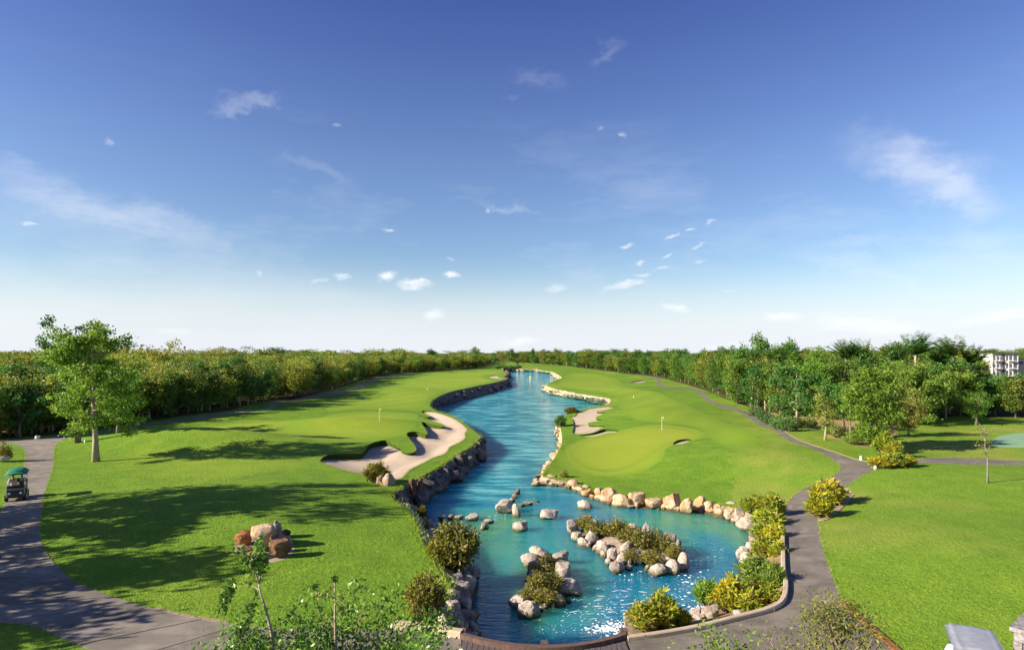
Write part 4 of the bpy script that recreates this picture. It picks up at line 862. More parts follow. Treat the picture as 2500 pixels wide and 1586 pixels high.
pe = []
for line in (path_in, path_out, [p for k, p in REG if k == 'path_r'][0]):
    for a, b in zip(line[:-1], line[1:]):
        if a[1] < 75 and a[1] > 18 and abs(a[0]) < a[1]:
            L_ = math.hypot(b[0] - a[0], b[1] - a[1]); n = int(L_ * 16) + 1; t = rng.random(n)[:, None]; pe.append(np.array(a[:2])[None] * (1 - t) + np.array(b[:2])[None] * t + rng.normal(size=(n, 2)) * .05)
pe = np.vstack(pe); pe = pe[~inside(land_poly, pe[:, 0], pe[:, 1])]
blades('grass_fringe', pe, .11, 'ragged grass creeping over the cart path edges', .02, .9)
be = []
for k in ('a', 'b'):
    Q = BUNK[k]
    for i in range(len(Q)):
        a, b = Q[i], Q[(i + 1) % len(Q)]; n = 7; t = rng.random(n)[:, None]; be.append(np.array(a[:2])[None] * (1 - t) + np.array(b[:2])[None] * t + rng.normal(size=(n, 2)) * .05)
blades('grass_fringe', np.vstack(be), .15, 'ragged grass lip round the sand bunkers', -.02, .9)

# ------------------------------------------------------------------ rocks
import bmesh
def gen_rock(seed, point=False, flat=False):
    rs = np.random.default_rng(seed); bm = bmesh.new(); bmesh.ops.create_icosphere(bm, subdivisions=3, radius=1.0)
    V = np.array([v.co[:] for v in bm.verts]); n = rs.normal(size=(13, 3)); n /= np.linalg.norm(n, axis=1, keepdims=True); hgt = .55 + .5 * rs.random(13)
    if point: n[:, 2] *= .45; n /= np.linalg.norm(n, axis=1, keepdims=True); hgt = hgt * .8 + .1
    dp = V @ n.T; rr = np.where(dp > .05, hgt[None] / np.maximum(dp, .05), 9.0); k = 55.0
    r = -np.log(np.exp(-k * rr).sum(1) + np.exp(-k * 1.12)) / k
    for i, v in enumerate(bm.verts):
        q = Vector(V[i]); f = 1 + .10 * mnoise.fractal(q * 1.6 + Vector((seed, 0, 0)), 1.0, 2.0, 4) + .035 * mnoise.fractal(q * 6 + Vector((0, seed, 0)), 1.0, 2.0, 3); v.co = q * float(r[i]) * f
        if point and v.co.z > 0: s = 1 - .35 * v.co.z; v.co.x *= s; v.co.y *= s
    me = bpy.data.meshes.new('rock%d' % seed); bm.to_mesh(me); bm.free()
    C = np.array([v.co[:] for v in me.vertices]); mn, mx = C.min(0), C.max(0); C = (C - (mn + mx) / 2) / (mx - mn); C[:, 2] += .5     # unit box standing on z = 0
    me.vertices.foreach_set('co', C.astype(np.float32).ravel()); me.polygons.foreach_set('use_smooth', [True] * len(me.polygons)); me.update(); me.set_sharp_from_angle(angle=R(24)); return me
RK = [gen_rock(300 + i) for i in range(11)]; RKP = [gen_rock(330 + i, True) for i in range(4)]
rrs = np.random.default_rng(77)
def bank_point(px, py):
    """where the sight line through a photo pixel meets the sloping left shore"""
    best = (9, None); S_ = np.array([q[:4] for q in shore if q[1] < 48 and q[0] < 0])
    for z in np.arange(0, WATER_Z - .01, -.05):
        p = at(px, py, z); a = S_[:, :2]; d = S_[:, 2:] - a; w = np.array([p.x, p.y]) - a; t = np.clip((w * d).sum(1) / ((d * d).sum(1) + 1e-9), 0, 1); dist = np.linalg.norm(w - d * t[:, None], axis=1); i = int(dist.argmin()); zb = Hs(*a[i]) * (1 - t[i]) + WATER_Z * t[i]
        if abs(zb - z) < best[0]: best = (abs(zb - z), p)
    return best[1]
def rock(px, base, w, h, mat, z, label, group=None, point=False, name='boulder', land=False, sink=.22, cat='rock', depth=None, rz=None):
    """a boulder seen w by h photo pixels, its foot at (px, base)"""
    p = ground(px, base) if land else at(px, base, z); m = p.y / F; W = w * m; th = math.atan2(CAM_Z - p.z, p.y); D = (depth * m if depth else W * (.8 + .25 * rrs.random())); Hh = max(.38 * W, (h * m - D * math.sin(th) * .45) / math.cos(th) * 1.15)
    me = (RKP if point else RK)[int(rrs.integers(0, 4 if point else 11))]; o = link(name, mcopy(me, M[mat])); a = (rrs.random() - .5) * 1.1 if rz is None else rz
    o.location = (p.x, p.y + D * .42, p.z - sink * Hh); o.scale = (W * 1.12, D * 1.05, Hh * (1 + sink)); o.rotation_euler = ((rrs.random() - .5) * .22, (rrs.random() - .5) * .22, a); tag(o, label, cat, group); return o
# loose rocks standing in the pool
POOL = [(1078, 1271, 21, 15, 'small dark rock at the left end of the stepping rocks'), (1100, 1270, 14, 14, 'upright block second among the stepping rocks'), (1118, 1270, 24, 11, 'low lumpy rock third among the stepping rocks'), (1152, 1273, 35, 15, 'long pale rock fourth among the stepping rocks'),
        (1188, 1293, 9, 13, 'little stub rock beside the spike rock'), (1195, 1279, 22, 12, 'flat rock behind the spike rock'), (1235, 1256, 45, 33, 'largest rock standing at the head of the pool'), (1262, 1262, 21, 31, 'upright rock leaning on the largest pool rock'), (1271, 1299, 35, 26, 'pale block alone in the upper pool'),
        (1340, 1270, 46, 25, 'whitest rock, sloping and striated, alone in the pool'), (1429, 1244, 34, 22, 'rounded rock alone off the ochre boulders')]
for px, b, w, h, lb in POOL: rock(px, b, w, h, 'limestone', WATER_Z, lb)
rock(1178, 1294, 12, 22, 'limestone', WATER_Z, 'narrow spike rock in the pool below the stepping rocks', point=True)
ISLE1 = [(1322, 1366, 56, 32), (1295, 1380, 44, 26), (1368, 1370, 37, 25), (1374, 1387, 27, 20), (1300, 1397, 28, 24), (1371, 1425, 33, 47), (1302, 1417, 22, 22), (1286, 1441, 17, 22), (1395, 1460, 56, 41), (1364, 1482, 34, 31), (1342, 1484, 16, 14), (1268, 1487, 49, 30), (1291, 1511, 52, 40)]
L1 = ['long rounded rock at the head of the near islet', 'broad pale rock on the upper left of the near islet', 'wedge rock at the upper right of the near islet', 'small block under the wedge rock on the near islet', 'square rock on the left rim of the near islet', 'tall slab on the right rim of the near islet', 'small stone on the left waist of the near islet', 'narrow stone low on the left rim of the near islet',
      'big smooth rock at the right foot of the near islet', 'blocky rock at the bottom right of the near islet', 'tiny stone at the bottom of the near islet', 'low grey rock at the bottom left of the near islet', 'front-most conical rock of the near islet']
for (px, b, w, h), lb in zip(ISLE1, L1): rock(px, b, w, h, 'limestone', WATER_Z + (.25 if b < 1430 and 1290 < px < 1380 else 0), lb, 'rocks of the near islet')
ISLE2 = [(1400, 1305, 33, 35), (1428, 1270, 13, 11), (1455, 1283, 24, 15), (1473, 1292, 13, 17), (1408, 1323, 25, 22), (1425, 1336, 29, 23), (1449, 1336, 33, 35), (1473, 1352, 34, 32), (1493, 1291, 13, 13), (1546, 1297, 27, 17), (1499, 1377, 25, 35), (1529, 1351, 27, 28), (1524, 1382, 34, 32), (1485, 1381, 14, 19), (1508, 1401, 38, 28),
         (1560, 1372, 23, 27), (1636, 1327, 31, 25), (1657, 1338, 14, 19), (1666, 1363, 15, 23), (1672, 1394, 26, 39), (1646, 1403, 35, 34), (1641, 1379, 25, 21), (1613, 1408, 43, 29)]
L2 = ['tall rock at the left tip of the long islet', 'small rock topping the left end of the long islet', 'rock behind the bushes near the left end of the long islet', 'thin upright rock on the far rim of the long islet', 'rock below the left tip of the long islet', 'rounded rock in the front row of the long islet', 'large pale rock in the front row of the long islet', 'broad rock in the middle front of the long islet', 'small stone on the far rim of the long islet',
      'low rock on the far rim right of the middle of the long islet', 'upright rock in the front cluster of the long islet', 'cone-shaped rock above the front cluster of the long islet', 'square rock in the front cluster of the long islet', 'small stone left of the front cluster of the long islet', 'front-most flat rock of the long islet', 'half-hidden rock right of the front cluster of the long islet', 'rock at the upper right of the long islet',
      'small stone at the right tip of the long islet', 'narrow stone on the right rim of the long islet', 'tall smooth rock at the right end of the long islet', 'round pale rock at the lower right of the long islet', 'rock behind the round pale rock of the long islet', 'long leaning rock at the lower right of the long islet']
for (px, b, w, h), lb in zip(ISLE2, L2): rock(px, b, w, h, 'limestone', WATER_Z + (.3 if b < 1300 or lb.startswith(('cone', 'half')) else 0), lb, 'rocks of the long islet')
rock(1580, 1304, 25, 26, 'limestone', WATER_Z + .2, 'pointed white rock on the far rim of the long islet', 'rocks of the long islet', True)
ROW = [(1345, 1178, 32, 20), (1371, 1176, 26, 14), (1369, 1186, 25, 12), (1400, 1191, 26, 20), (1415, 1201, 21, 13), (1429, 1197, 15, 15), (1431, 1214, 19, 18), (1447, 1217, 15, 11), (1463, 1214, 22, 24), (1462, 1221, 14, 9), (1488, 1229, 37, 38), (1519, 1238, 42, 33), (1543, 1226, 17, 23), (1562, 1238, 44, 34), (1600, 1243, 37, 26), (1621, 1245, 11, 15), (1643, 1249, 40, 46), (1676, 1255, 29, 40),
       (1697, 1248, 18, 15), (1711, 1248, 29, 38), (1735, 1253, 24, 29), (1760, 1262, 28, 26), (1792, 1254, 33, 29), (1785, 1272, 26, 17), (1812, 1283, 32, 42), (1840, 1302, 54, 48), (1846, 1323, 27, 28), (1838, 1347, 24, 28), (1819, 1371, 32, 36), (1850, 1366, 15, 19), (1832, 1411, 38, 60)]
for i, (px, b, w, h) in enumerate(ROW):
    rock(px, b, w * 1.05, h * .92, 'ochre_rock' if i < 22 else 'limestone', WATER_Z if i < 27 else WATER_Z + .1, (['ochre boulder', 'buff boulder'][i % 2] if i < 22 else 'pale boulder') + ', ' + ORD[i] + ' from the left along the right shore of the pool', 'boulders lining the right shore', point=i in (16, 17, 19))
for px, b, w, h, lb in [(1740, 1519, 40, 38, 'pale block in front of the orange bushes by the right kerb'), (1712, 1521, 24, 22, 'small rock left of the pale block by the right kerb'), (1538, 1543, 36, 44, 'smooth rock between the bridge and the right kerb bush')]: rock(px, b, w, h, 'limestone', -1.2, lb, cat='rock')
LEFT = [(1152, 1413, 32, 30, -1.7), (1139, 1409, 20, 14, -1.2), (1112, 1431, 30, 28, -.7), (1146, 1441, 33, 34, -1.6), (1122, 1457, 44, 38, -1.0), (1106, 1470, 32, 28, -.6), (1134, 1494, 37, 37, -1.5), (1080, 1501, 21, 28, -.2), (1104, 1498, 30, 27, -.7), (1145, 1520, 40, 31, -1.6), (1110, 1522, 35, 27, -.8), (1081, 1542, 32, 38, -.2), (1115, 1548, 29, 31, -.6), (1135, 1542, 18, 24, -1.1), (1156, 1550, 38, 30, -1.5), (1148, 1556, 28, 12, -1.0)]
for i, (px, b, w, h, z) in enumerate(LEFT): rock(px, b, w, h, 'limestone', bank_point(px, b - h * .35).z, ['pitted grey boulder', 'buff boulder', 'grey boulder'][i % 3] + ', ' + ORD[i] + ' from the top of the rubble left of the pool', 'rubble left of the pool', sink=.12)
for px, b, w, h, m_, z, lb in [(1007, 1249, 18, 14, 'ochre_rock', -1.0, 'orange-tinted stone at the foot of the dark cliff'), (1022, 1264, 38, 22, 'limestone', -1.3, 'flat pale rock below the orange-tinted stone'), (1041, 1287, 15, 20, 'limestone', -1.5, 'small rock above the large left bush'),
                               (948, 1190, 27, 31, 'shore_rock', 0, 'round grey boulder at the corner of the large bunker'), (926, 1186, 15, 25, 'shore_rock', 0, 'narrow dark rock left of the round grey boulder'), (931, 1189, 20, 12, 'ochre_rock', 0, 'low tan stone in front of the round grey boulder'),
                               (1008, 1206, 14, 34, 'brown_rock', -.6, 'upright red-brown slab on the dark cliff'), (1024, 1200, 15, 30, 'brown_rock', -.5, 'second upright brown slab on the dark cliff')]: rock(px, b, w, h, m_, z, lb)
# rocks of the dark banks
crs = np.random.default_rng(31)
def bank_rocks(section, n, mat, label, group, smin, smax):
    idx = [i for i in range(len(shore)) if sec[i] == section]
    for k in range(n):
        i = idx[int((k + .2 + .6 * crs.random()) * len(idx) / n) % len(idx)]; lx, ly, wx, wy = shore[i][:4]; t = .25 + .75 * crs.random(); zl = Hs(lx, ly); s = (smin + (smax - smin) * crs.random()) * (1 + max(0, ly - 60) / 160)
        o = link('bank_rock', mcopy(RK[int(crs.integers(0, 11))], M[mat])); o.location = (lx + (wx - lx) * t, ly + (wy - ly) * t, zl + (WATER_Z - zl) * t - s * .45); o.scale = (s * (.8 + .5 * crs.random()), s * (.8 + .5 * crs.random()), s * (.7 + .5 * crs.random())); o.rotation_euler = (crs.random() * .5, crs.random() * .5, crs.random() * 6.28)
        tag(o, ORD[k] + ' ' + label, 'rock', group)
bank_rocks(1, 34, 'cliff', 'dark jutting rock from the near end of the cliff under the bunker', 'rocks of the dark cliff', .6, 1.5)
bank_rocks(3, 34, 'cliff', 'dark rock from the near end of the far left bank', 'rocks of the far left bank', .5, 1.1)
bank_rocks(4, 34, 'pale_bank', 'pale stone from the far end of the right ledge bank', 'stones of the far right bank', .4, .9)
bank_rocks(5, 26, 'pale_bank', 'pale stone along the bank beside the right green, counted from far', 'stones beside the right green', .35, .8)
bank_rocks(6, 44, 'ochre_rock', 'small tan stone packed between the shore boulders, counted from the lake spill', 'small stones of the right shore', .3, .7)
bank_rocks(7, 26, 'limestone', 'small pale stone under the path-side bushes, counted from the top', 'small stones under the path-side bushes', .3, .7)
bank_rocks(0, 22, 'shore_rock', 'small shore stone below the left lawn, counted from the bridge', 'small stones of the left shore', .25, .6)
# the boulder pile on the lawn
for px, b, w, h, m_, pt, lb in [(590, 1334, 34, 44, 'red_rock', 0, 'rust-red boulder at the left of the lawn rock pile'), (631, 1340, 60, 66, 'grey_rock', 0, 'biggest grey and amber boulder of the lawn rock pile'), (671, 1316, 25, 44, 'grey_rock', 1, 'pointed grey boulder at the back of the lawn rock pile'), (690, 1314, 24, 22, 'brown_rock', 0, 'brown block at the back right of the lawn rock pile'),
                                (688, 1338, 36, 34, 'grey_rock', 0, 'yellow and brown boulder at the right of the lawn rock pile'), (676, 1364, 40, 46, 'brown_rock', 0, 'dark brown boulder at the front right of the lawn rock pile'), (662, 1352, 20, 42, 'red_rock', 1, 'narrow tan boulder in the middle of the lawn rock pile'), (618, 1368, 36, 26, 'grey_rock', 0, 'flat grey stone at the front of the lawn rock pile'), (600, 1350, 24, 20, 'brown_rock', 0, 'low brown stone at the front left of the lawn rock pile')]:
    rock(px, b, w * 1.1, h * .9, m_, 0, lb, 'rock pile on the left lawn', bool(pt), land=True, sink=.12)
for px, b, w, h, lb in [(88, 1073, 12, 9, 'white slab marker beside the path junction at far left'), (2103, 1124, 6, 11, 'white pointed stone on the grass by the path fork'), (2138, 1147, 8, 10, 'white stone at the corner of the path fork'), (1906, 1228, 6, 13, 'white stone at the top of the yellow bushes'), (8, 1128, 16, 16, 'pale stone by the bush at the left edge')]:
    rock(px, b, w, h, 'white_stone', 0, lb, point=w < 10, land=True, sink=.1, cat='stone')
# the spill between lake and pool: flat mossy rocks in a line
for i, (px, b, w, h) in enumerate([(1243, 1238, 22, 10), (1250, 1228, 16, 12), (1256, 1218, 14, 12), (1262, 1207, 16, 13), (1290, 1234, 22, 4), (1310, 1226, 12, 4), (1272, 1238, 18, 5), (1225, 1250, 18, 6)]):
    rock(px, b, w, h, 'shore_rock', WATER_Z, 'low mossy rock, ' + ORD[i] + ' of the spill between lake and pool', 'rocks of the spill', sink=.4)

# small stones packed along the islets' waterlines
def rim_stones(px, n, label, group, seed):
    r_ = np.random.default_rng(seed); P_ = walk(px + [px[0]], n)
    for k, (x, y) in enumerate(P_[:-1]): rock(x + r_.normal() * 4, y + 4 + r_.normal() * 3, 9 + 12 * r_.random(), 9 + 9 * r_.random(), 'limestone', WATER_Z, ORD[k] + ' ' + label, group, sink=.3)
rim_stones([(1290, 1385), (1320, 1364), (1368, 1368), (1378, 1400), (1380, 1440), (1392, 1462), (1366, 1482), (1310, 1490), (1278, 1478), (1288, 1440), (1300, 1410)], 22, 'small rim stone of the near islet, clockwise from its upper left', 'small stones of the near islet', 5)
rim_stones([(1398, 1302), (1430, 1272), (1480, 1290), (1560, 1296), (1640, 1326), (1670, 1360), (1668, 1392), (1640, 1400), (1600, 1400), (1560, 1380), (1515, 1390), (1475, 1354), (1415, 1328)], 40, 'small rim stone of the long islet, clockwise from its left tip', 'small stones of the long islet', 6)
# islets
def islet(px, label, top):
    P = [at(x, y, WATER_Z) for x, y in px]; c = sum((Vector(p) for p in P), Vector()) / len(P); ring = spline([(p.x, p.y) for p in P], True, lambda p: .4); v, f = [(c.x, c.y, WATER_Z + top)], []; n = len(ring)
    for k, t in enumerate((.3, .55, .75, .9, 1.05)):
        for x, y in ring:
            z = WATER_Z + top * (1 - t ** 2) - .04 + .15 * fract((x, y, 0), 1.1) * (1 - t * .6); v.append((c.x + (x - c.x) * t, c.y + (y - c.y) * t, z if t < 1 else WATER_Z - .5))
    f += [(0, 1 + i, 1 + (i + 1) % n) for i in range(n)]
    for k in range(4): f += [(1 + k * n + i, 1 + (k + 1) * n + i, 1 + (k + 1) * n + (i + 1) % n, 1 + k * n + (i + 1) % n) for i in range(n)]
    tag(link('islet', mesh_py('islet', v, f, True), M['shore_rock']), label, kind='structure')
islet([(1290, 1385), (1320, 1364), (1368, 1368), (1378, 1400), (1380, 1440), (1392, 1455), (1366, 1480), (1310, 1488), (1278, 1478), (1288, 1440), (1300, 1410)], 'earth core of the near islet', .65)
islet([(1398, 1302), (1430, 1272), (1480, 1290), (1560, 1296), (1640, 1326), (1670, 1360), (1668, 1390), (1640, 1396), (1600, 1396), (1560, 1376), (1515, 1385), (1475, 1350), (1415, 1325)], 'earth core of the long islet', .7)

# ------------------------------------------------------------------ shrubs
SH_C = [gen_shrub(400 + i, .5, 1.0, 1250, .25, .21, 'croton%d' % i, True, 30, .5) for i in range(4)]
SH_S = [gen_shrub(420 + i, .5, 1.0, 900, .13, .4, 'scrub%d' % i, False, 26, .4) for i in range(3)]
SH_B = [gen_shrub(440 + i, .5, 1.0, 3600, .095, .42, 'bush%d' % i, False, 46, .6) for i in range(2)]
def shrub(px, base, w, h, z, lib, mat, label, group=None, name='shrub', land=False, cat='shrub', sink=.0):
    p = ground(px, base) if land else at(px, base, z); m = p.y / F; W = w * m; th = math.atan2(CAM_Z - p.z, p.y); D = W * .95; Hh = max(.3 * W, (h * m - D * math.sin(th) * .5) / math.cos(th) * 1.1); k = int(rrs.integers(0, len(lib)))
    return plant(name, lib[k][0], lib[k][1], M[mat], M['bark'], (p.x, p.y + D * .4, p.z - sink), rrs.random() * 6.28, (W * 1.27, W * 1.17, Hh * .98), label, cat, group, ('stem', 'foliage'))
BEDG = 'bushes between the pool and the dark path'
for px, b, w, h, z, m_, lb in [(1853, 1262, 54, 46, -.7, 'leaf_croton', 'yellow strappy bush at the top left of the path-side bed'), (1893, 1258, 46, 46, -.3, 'leaf_croton', 'yellow strappy bush at the top right of the path-side bed'), (1888, 1294, 60, 46, -.5, 'leaf_croton', 'yellow-green bush second from the top of the path-side bed'),
    (1872, 1326, 46, 46, -.8, 'leaf_croton', 'yellow-green bush on the water side of the path-side bed'), (1898, 1330, 44, 46, -.4, 'leaf_gold', 'yellow bush on the path side halfway down the bed'), (1880, 1368, 58, 52, -.7, 'leaf_croton', 'yellow-green bush just above the large green bush'), (1905, 1366, 34, 40, -.3, 'leaf_croton', 'small yellow-green bush pressed to the path edge'),
    (1862, 1440, 70, 72, -.9, 'leaf_pale', 'large lush green bush at the bend of the right kerb'), (1896, 1446, 44, 60, -.4, 'leaf_pale', 'green bush inside the tight bend of the right kerb'), (1848, 1474, 60, 52, -.8, 'leaf_croton', 'yellow-green bush below the large lush green bush'), (1885, 1474, 44, 40, -.3, 'leaf_croton', 'yellow-green bush in the corner of the right kerb'),
    (1795, 1500, 66, 78, -.9, 'leaf_gold', 'orange-yellow strappy bush beside the pale block'), (1835, 1498, 46, 50, -.6, 'leaf_croton', 'yellow bush right of the orange-yellow bush'), (1733, 1482, 52, 58, -1.5, 'leaf_bright', 'pale green plant splashed by water at the pool edge'),
    (1578, 1544, 58, 62, -.5, 'leaf_croton', 'yellow-green bush by the bridge end of the right kerb'), (1622, 1540, 66, 80, -.6, 'leaf_croton', 'tall yellow-green bush above the right kerb'), (1668, 1534, 38, 42, -.6, 'leaf_gold', 'small yellow bush left of the small rock by the right kerb'), (1552, 1498, 10, 18, -1.4, 'leaf_bright', 'tuft of green leaves at the waterline near the bridge')]:
    shrub(px, b, w, h, z, SH_C, m_, lb, BEDG)
for px, b, w, h, lb in [(1430, 1292, 40, 34, 'leftmost scrub on the long islet'), (1456, 1312, 46, 40, 'second scrub from the left on the long islet'), (1490, 1314, 46, 40, 'third scrub from the left on the long islet'), (1516, 1312, 50, 44, 'fourth, tallest scrub on the long islet'), (1542, 1334, 52, 42, 'fifth scrub from the left on the long islet'), (1572, 1346, 58, 50, 'sixth scrub from the left on the long islet'),
                        (1602, 1342, 52, 46, 'seventh scrub from the left on the long islet'), (1626, 1350, 46, 42, 'eighth scrub from the left on the long islet'), (1592, 1378, 46, 34, 'low scrub at the front of the long islet'), (1648, 1366, 34, 36, 'rightmost scrub on the long islet'), (1545, 1368, 34, 26, 'small scrub behind the front cluster of the long islet')]: shrub(px, b, w, h, -1.35, SH_S, 'leaf_scrub', lb, 'scrub on the long islet')
for px, b, w, h, lb in [(1338, 1388, 40, 34, 'topmost scrub on the near islet'), (1330, 1416, 52, 46, 'scrub in the middle of the near islet'), (1318, 1444, 58, 46, 'broad scrub low on the near islet'), (1352, 1442, 46, 42, 'scrub against the tall slab of the near islet'), (1286, 1462, 34, 24, 'small scrub at the left edge of the near islet'), (1332, 1472, 56, 34, 'lowest scrub on the near islet')]: shrub(px, b, w, h, -1.4, SH_S, 'leaf_scrub', lb, 'scrub on the near islet')
shrub(1106, 1400, 108, 112, -.7, SH_B, 'leaf_scrub', 'large dense olive-yellow bush on the left shore of the pool'); shrub(1034, 1530, 84, 114, -.1, SH_B, 'leaf_scrub', 'dense olive-yellow bush above the cream kerb left of the bridge')
shrub(914, 1178, 46, 44, 0, SH_C, 'leaf_scrub', 'spiky bush at the corner of the large bunker', land=True); shrub(1030, 1264, 18, 26, -1.0, SH_C, 'leaf_scrub', 'thin plant on the flat pale shore rock'); shrub(1036, 1296, 22, 24, -1.0, SH_S, 'leaf_scrub', 'small weed on the left shore above the large bush')
shrub(1369, 1044, 22, 28, -.9, SH_C, 'leaf_deep', 'dark spiky plant on the bank left of the finger bunker'); shrub(1396, 1013, 26, 18, -.6, SH_C, 'leaf_scrub', 'spiky plant behind the finger bunker at the water'); shrub(1378, 1165, 16, 16, 0, SH_S, 'leaf_scrub', 'tiny bush at the top of the ochre boulder row', land=True)
for px, b, w, h, m_, lb in [(2036, 1234, 66, 56, 'leaf_gold', 'large golden bush on the right of the dark path'), (2012, 1264, 54, 50, 'leaf_gold', 'golden bush nearest the camera right of the dark path'), (2004, 1232, 34, 36, 'leaf_croton', 'yellow-green bush left of the large golden bush'),
    (2157, 1144, 40, 28, 'leaf_gold', 'low golden bush at the path fork'), (2194, 1142, 52, 34, 'leaf_croton', 'yellow-green bush right of the low golden bush at the fork'), (2222, 1140, 30, 26, 'leaf_gold', 'golden bush at the end of the fork bed'), (2168, 1106, 40, 44, 'leaf_croton', 'tall yellow-green bush below the large willowy tree'), (2190, 1116, 34, 36, 'leaf_croton', 'yellow-green bush between willowy tree and fork')]: shrub(px, b, w, h, 0, SH_C, m_, lb, 'bushes round the path fork', land=True)
for i, (px, b, w, h) in enumerate([(1850, 1016, 32, 26), (1868, 1026, 34, 28), (1886, 1037, 34, 28), (1905, 1047, 34, 30), (1926, 1053, 36, 30), (1952, 1044, 34, 26), (1980, 1042, 36, 26), (2036, 1062, 36, 32), (2056, 1070, 34, 30), (2090, 1086, 40, 36)]): shrub(px, b, w, h, 0, SH_S, 'leaf_deep' if i < 5 else 'leaf_pale', ('dark green' if i < 5 else 'light green') + ' bush, ' + ORD[i] + ' from the left along the tan edging', 'hedge bushes along the tan edging', land=True)
shrub(3, 1128, 26, 44, 0, SH_S, 'leaf_scrub', 'dark bush at the left edge behind the golf cart', land=True)

# ------------------------------------------------------------------ single trees
def tree_at(px, base, tm, cm, leafm, barkm, label, rz=0, scale=1.0, name='tree', group=None, h=None):
    p = ground(px, base); return plant(name, tm, cm, M[leafm], M[barkm], p, rz, scale, label, 'tree', group)
def px_h(base, top, px): return (base - top) / F * ground(px, base).y
hero = gen_tree(501, 12.7, 6.6, .27, 19, 15500, .28, .82, 'tier', .5, .42, 1, r0=.27, bend=.03, name='hero', subs=4, open_=.16)
tree_at(234, 1126, *hero, 'leaf_bright', 'bark_pale', 'tall bright green tree with layered branches on the left lawn', 2.0)
h2 = gen_tree(502, 13.0, 6.4, .40, 17, 7000, .28, .55, 'vase', .7, .8, 2, r0=.2, name='second', subs=4, open_=.1)
tree_at(190, 1080, *h2, 'leaf_deep', 'bark', 'dark fork-trunked tree right behind the tall layered tree', .7)
h3 = gen_tree(503, 8.0, 6.0, .30, 14, 4200, .32, .75, 'round', .3, .8, 1, r0=.2, name='third'); tree_at(288, 1062, *h3, 'leaf_bright', 'bark', 'shorter green tree right of the tall layered tree', .2)
h4 = gen_tree(504, 6.2, 6.4, .15, 14, 2600, .32, .7, 'round', .25, .8, 2, name='fourth'); tree_at(48, 1066, *h4, 'leaf_deep', 'bark', 'low spreading tree at the left edge behind the white slab', 1.4)
# the trees beyond the left edge whose shadows cross the lawn
sh1 = gen_tree(511, 13.0, 14.0, .24, 26, 15000, .46, 1.15, 'round', .3, .75, 1, r0=.35, name='shade'); plant('tree', sh1[0], sh1[1], M['leaf_bright'], M['bark'], (-38.5, 31.0, Hs(-38.5, 31.0)), 0, 1.0, 'large spreading tree just beyond the left edge, shading the lawn', 'tree')
sh3 = gen_tree(513, 10.0, 6.5, .3, 16, 4200, .46, 1.1, 'round', .3, .75, 1, name='shade_mid'); plant('tree', sh3[0], sh3[1], M['leaf_bright'], M['bark'], (-33.0, 22.0, 0), 2.0, 1.0, 'middle tree beyond the left edge, shading the lower lawn', 'tree')
sh2 = gen_tree(512, 7.0, 5.0, .3, 14, 1800, .42, .9, 'round', .3, .75, 1, name='shade_small'); plant('tree', sh2[0], sh2[1], M['leaf_bright'], M['bark'], (-29, 18.5, 0), 1.0, 1.0, 'smaller tree beyond the left edge, dappling the near path', 'tree')
# right-hand side
def one(seed, px, foot, top, wpx, leafm, barkm, label, rz=0.0, name="tree", **k):
    h = px_h(foot, top, px); w = wpx / F * ground(px, foot).y; t = gen_tree(seed, h, w, name="tree%d" % seed, **k); tree_at(px, foot, *t, leafm, barkm, label, rz, name=name)
one(521, 1944, 1050, 893, 116, 'leaf_deep', 'bark_pale', 'broad deep green tree beside the tan edging', .4, base=.22, limbs=17, nleaf=6900, leaf=0.29, clump=0.63, shape='tier', flat=.6)
one(522, 2014, 1074, 958, 66, 'leaf_olive', 'bark_pale', 'slim pale-trunked sapling with airy crown beside the straw bed', 1.0, base=.40, limbs=10, nleaf=1350, leaf=0.22, clump=0.63, shape='vase')
one(523, 2064, 1069, 935, 60, 'leaf_deep', 'bark', 'thin leaning tree left of the large willowy tree', 2.0, base=.5, limbs=8, nleaf=1650, leaf=0.26, clump=0.57, shape='vase', bend=.14)
one(524, 2076, 1084, 945, 40, 'leaf_pale', 'bark', 'thin straight tree touching the large willowy tree', 4.0, base=.55, limbs=8, nleaf=1200, leaf=0.26, clump=0.52, shape='round')
one(525, 2134, 1094, 898, 146, 'leaf_bright', 'bark', 'large willowy tree leafy to the ground near the path fork', .9, base=.03, limbs=30, nleaf=11250, leaf=0.37, clump=0.63, shape='round', aspect=.33, lift=.6)
one(526, 2232, 1036, 884, 150, 'leaf_pale', 'bark', 'large willowy tree standing behind the acacia', 2.2, base=.06, limbs=28, nleaf=9750, leaf=0.40, clump=0.69, shape='round', aspect=.33, lift=.6)
one(527, 2218, 1063, 952, 78, 'leaf_olive', 'bark_grey', 'brownish feathery acacia on the lawn', .3, base=.28, limbs=16, nleaf=6300, leaf=0.22, clump=0.69, shape='vase', aspect=.4)
one(528, 2309, 1021, 908, 60, 'leaf_pale', 'bark_pale', 'slender pale-trunked tree at the back of the right lawn', .3, base=.3, limbs=14, nleaf=3600, leaf=0.26, clump=0.57)
one(529, 2383, 1037, 950, 74, 'leaf_bright', 'bark', 'drooping small tree on the right lawn', .3, base=.3, limbs=16, nleaf=3900, leaf=0.24, clump=0.57, aspect=.3)
one(530, 2345, 1015, 905, 90, 'leaf_bright', 'bark', 'feathery green tree behind the drooping small tree', .8, base=.2, limbs=16, nleaf=4500, leaf=0.29, clump=0.69)
one(531, 2430, 1014, 914, 96, 'leaf_deep', 'bark', 'dark rounded tree at the back of the right lawn', .8, base=.2, limbs=16, nleaf=4800, leaf=0.31, clump=0.69)
one(532, 2480, 1018, 922, 70, 'leaf_olive', 'bark', 'olive tree at the right edge of the photo', 1.8, base=.25, limbs=14, nleaf=3300, leaf=0.31, clump=0.69)
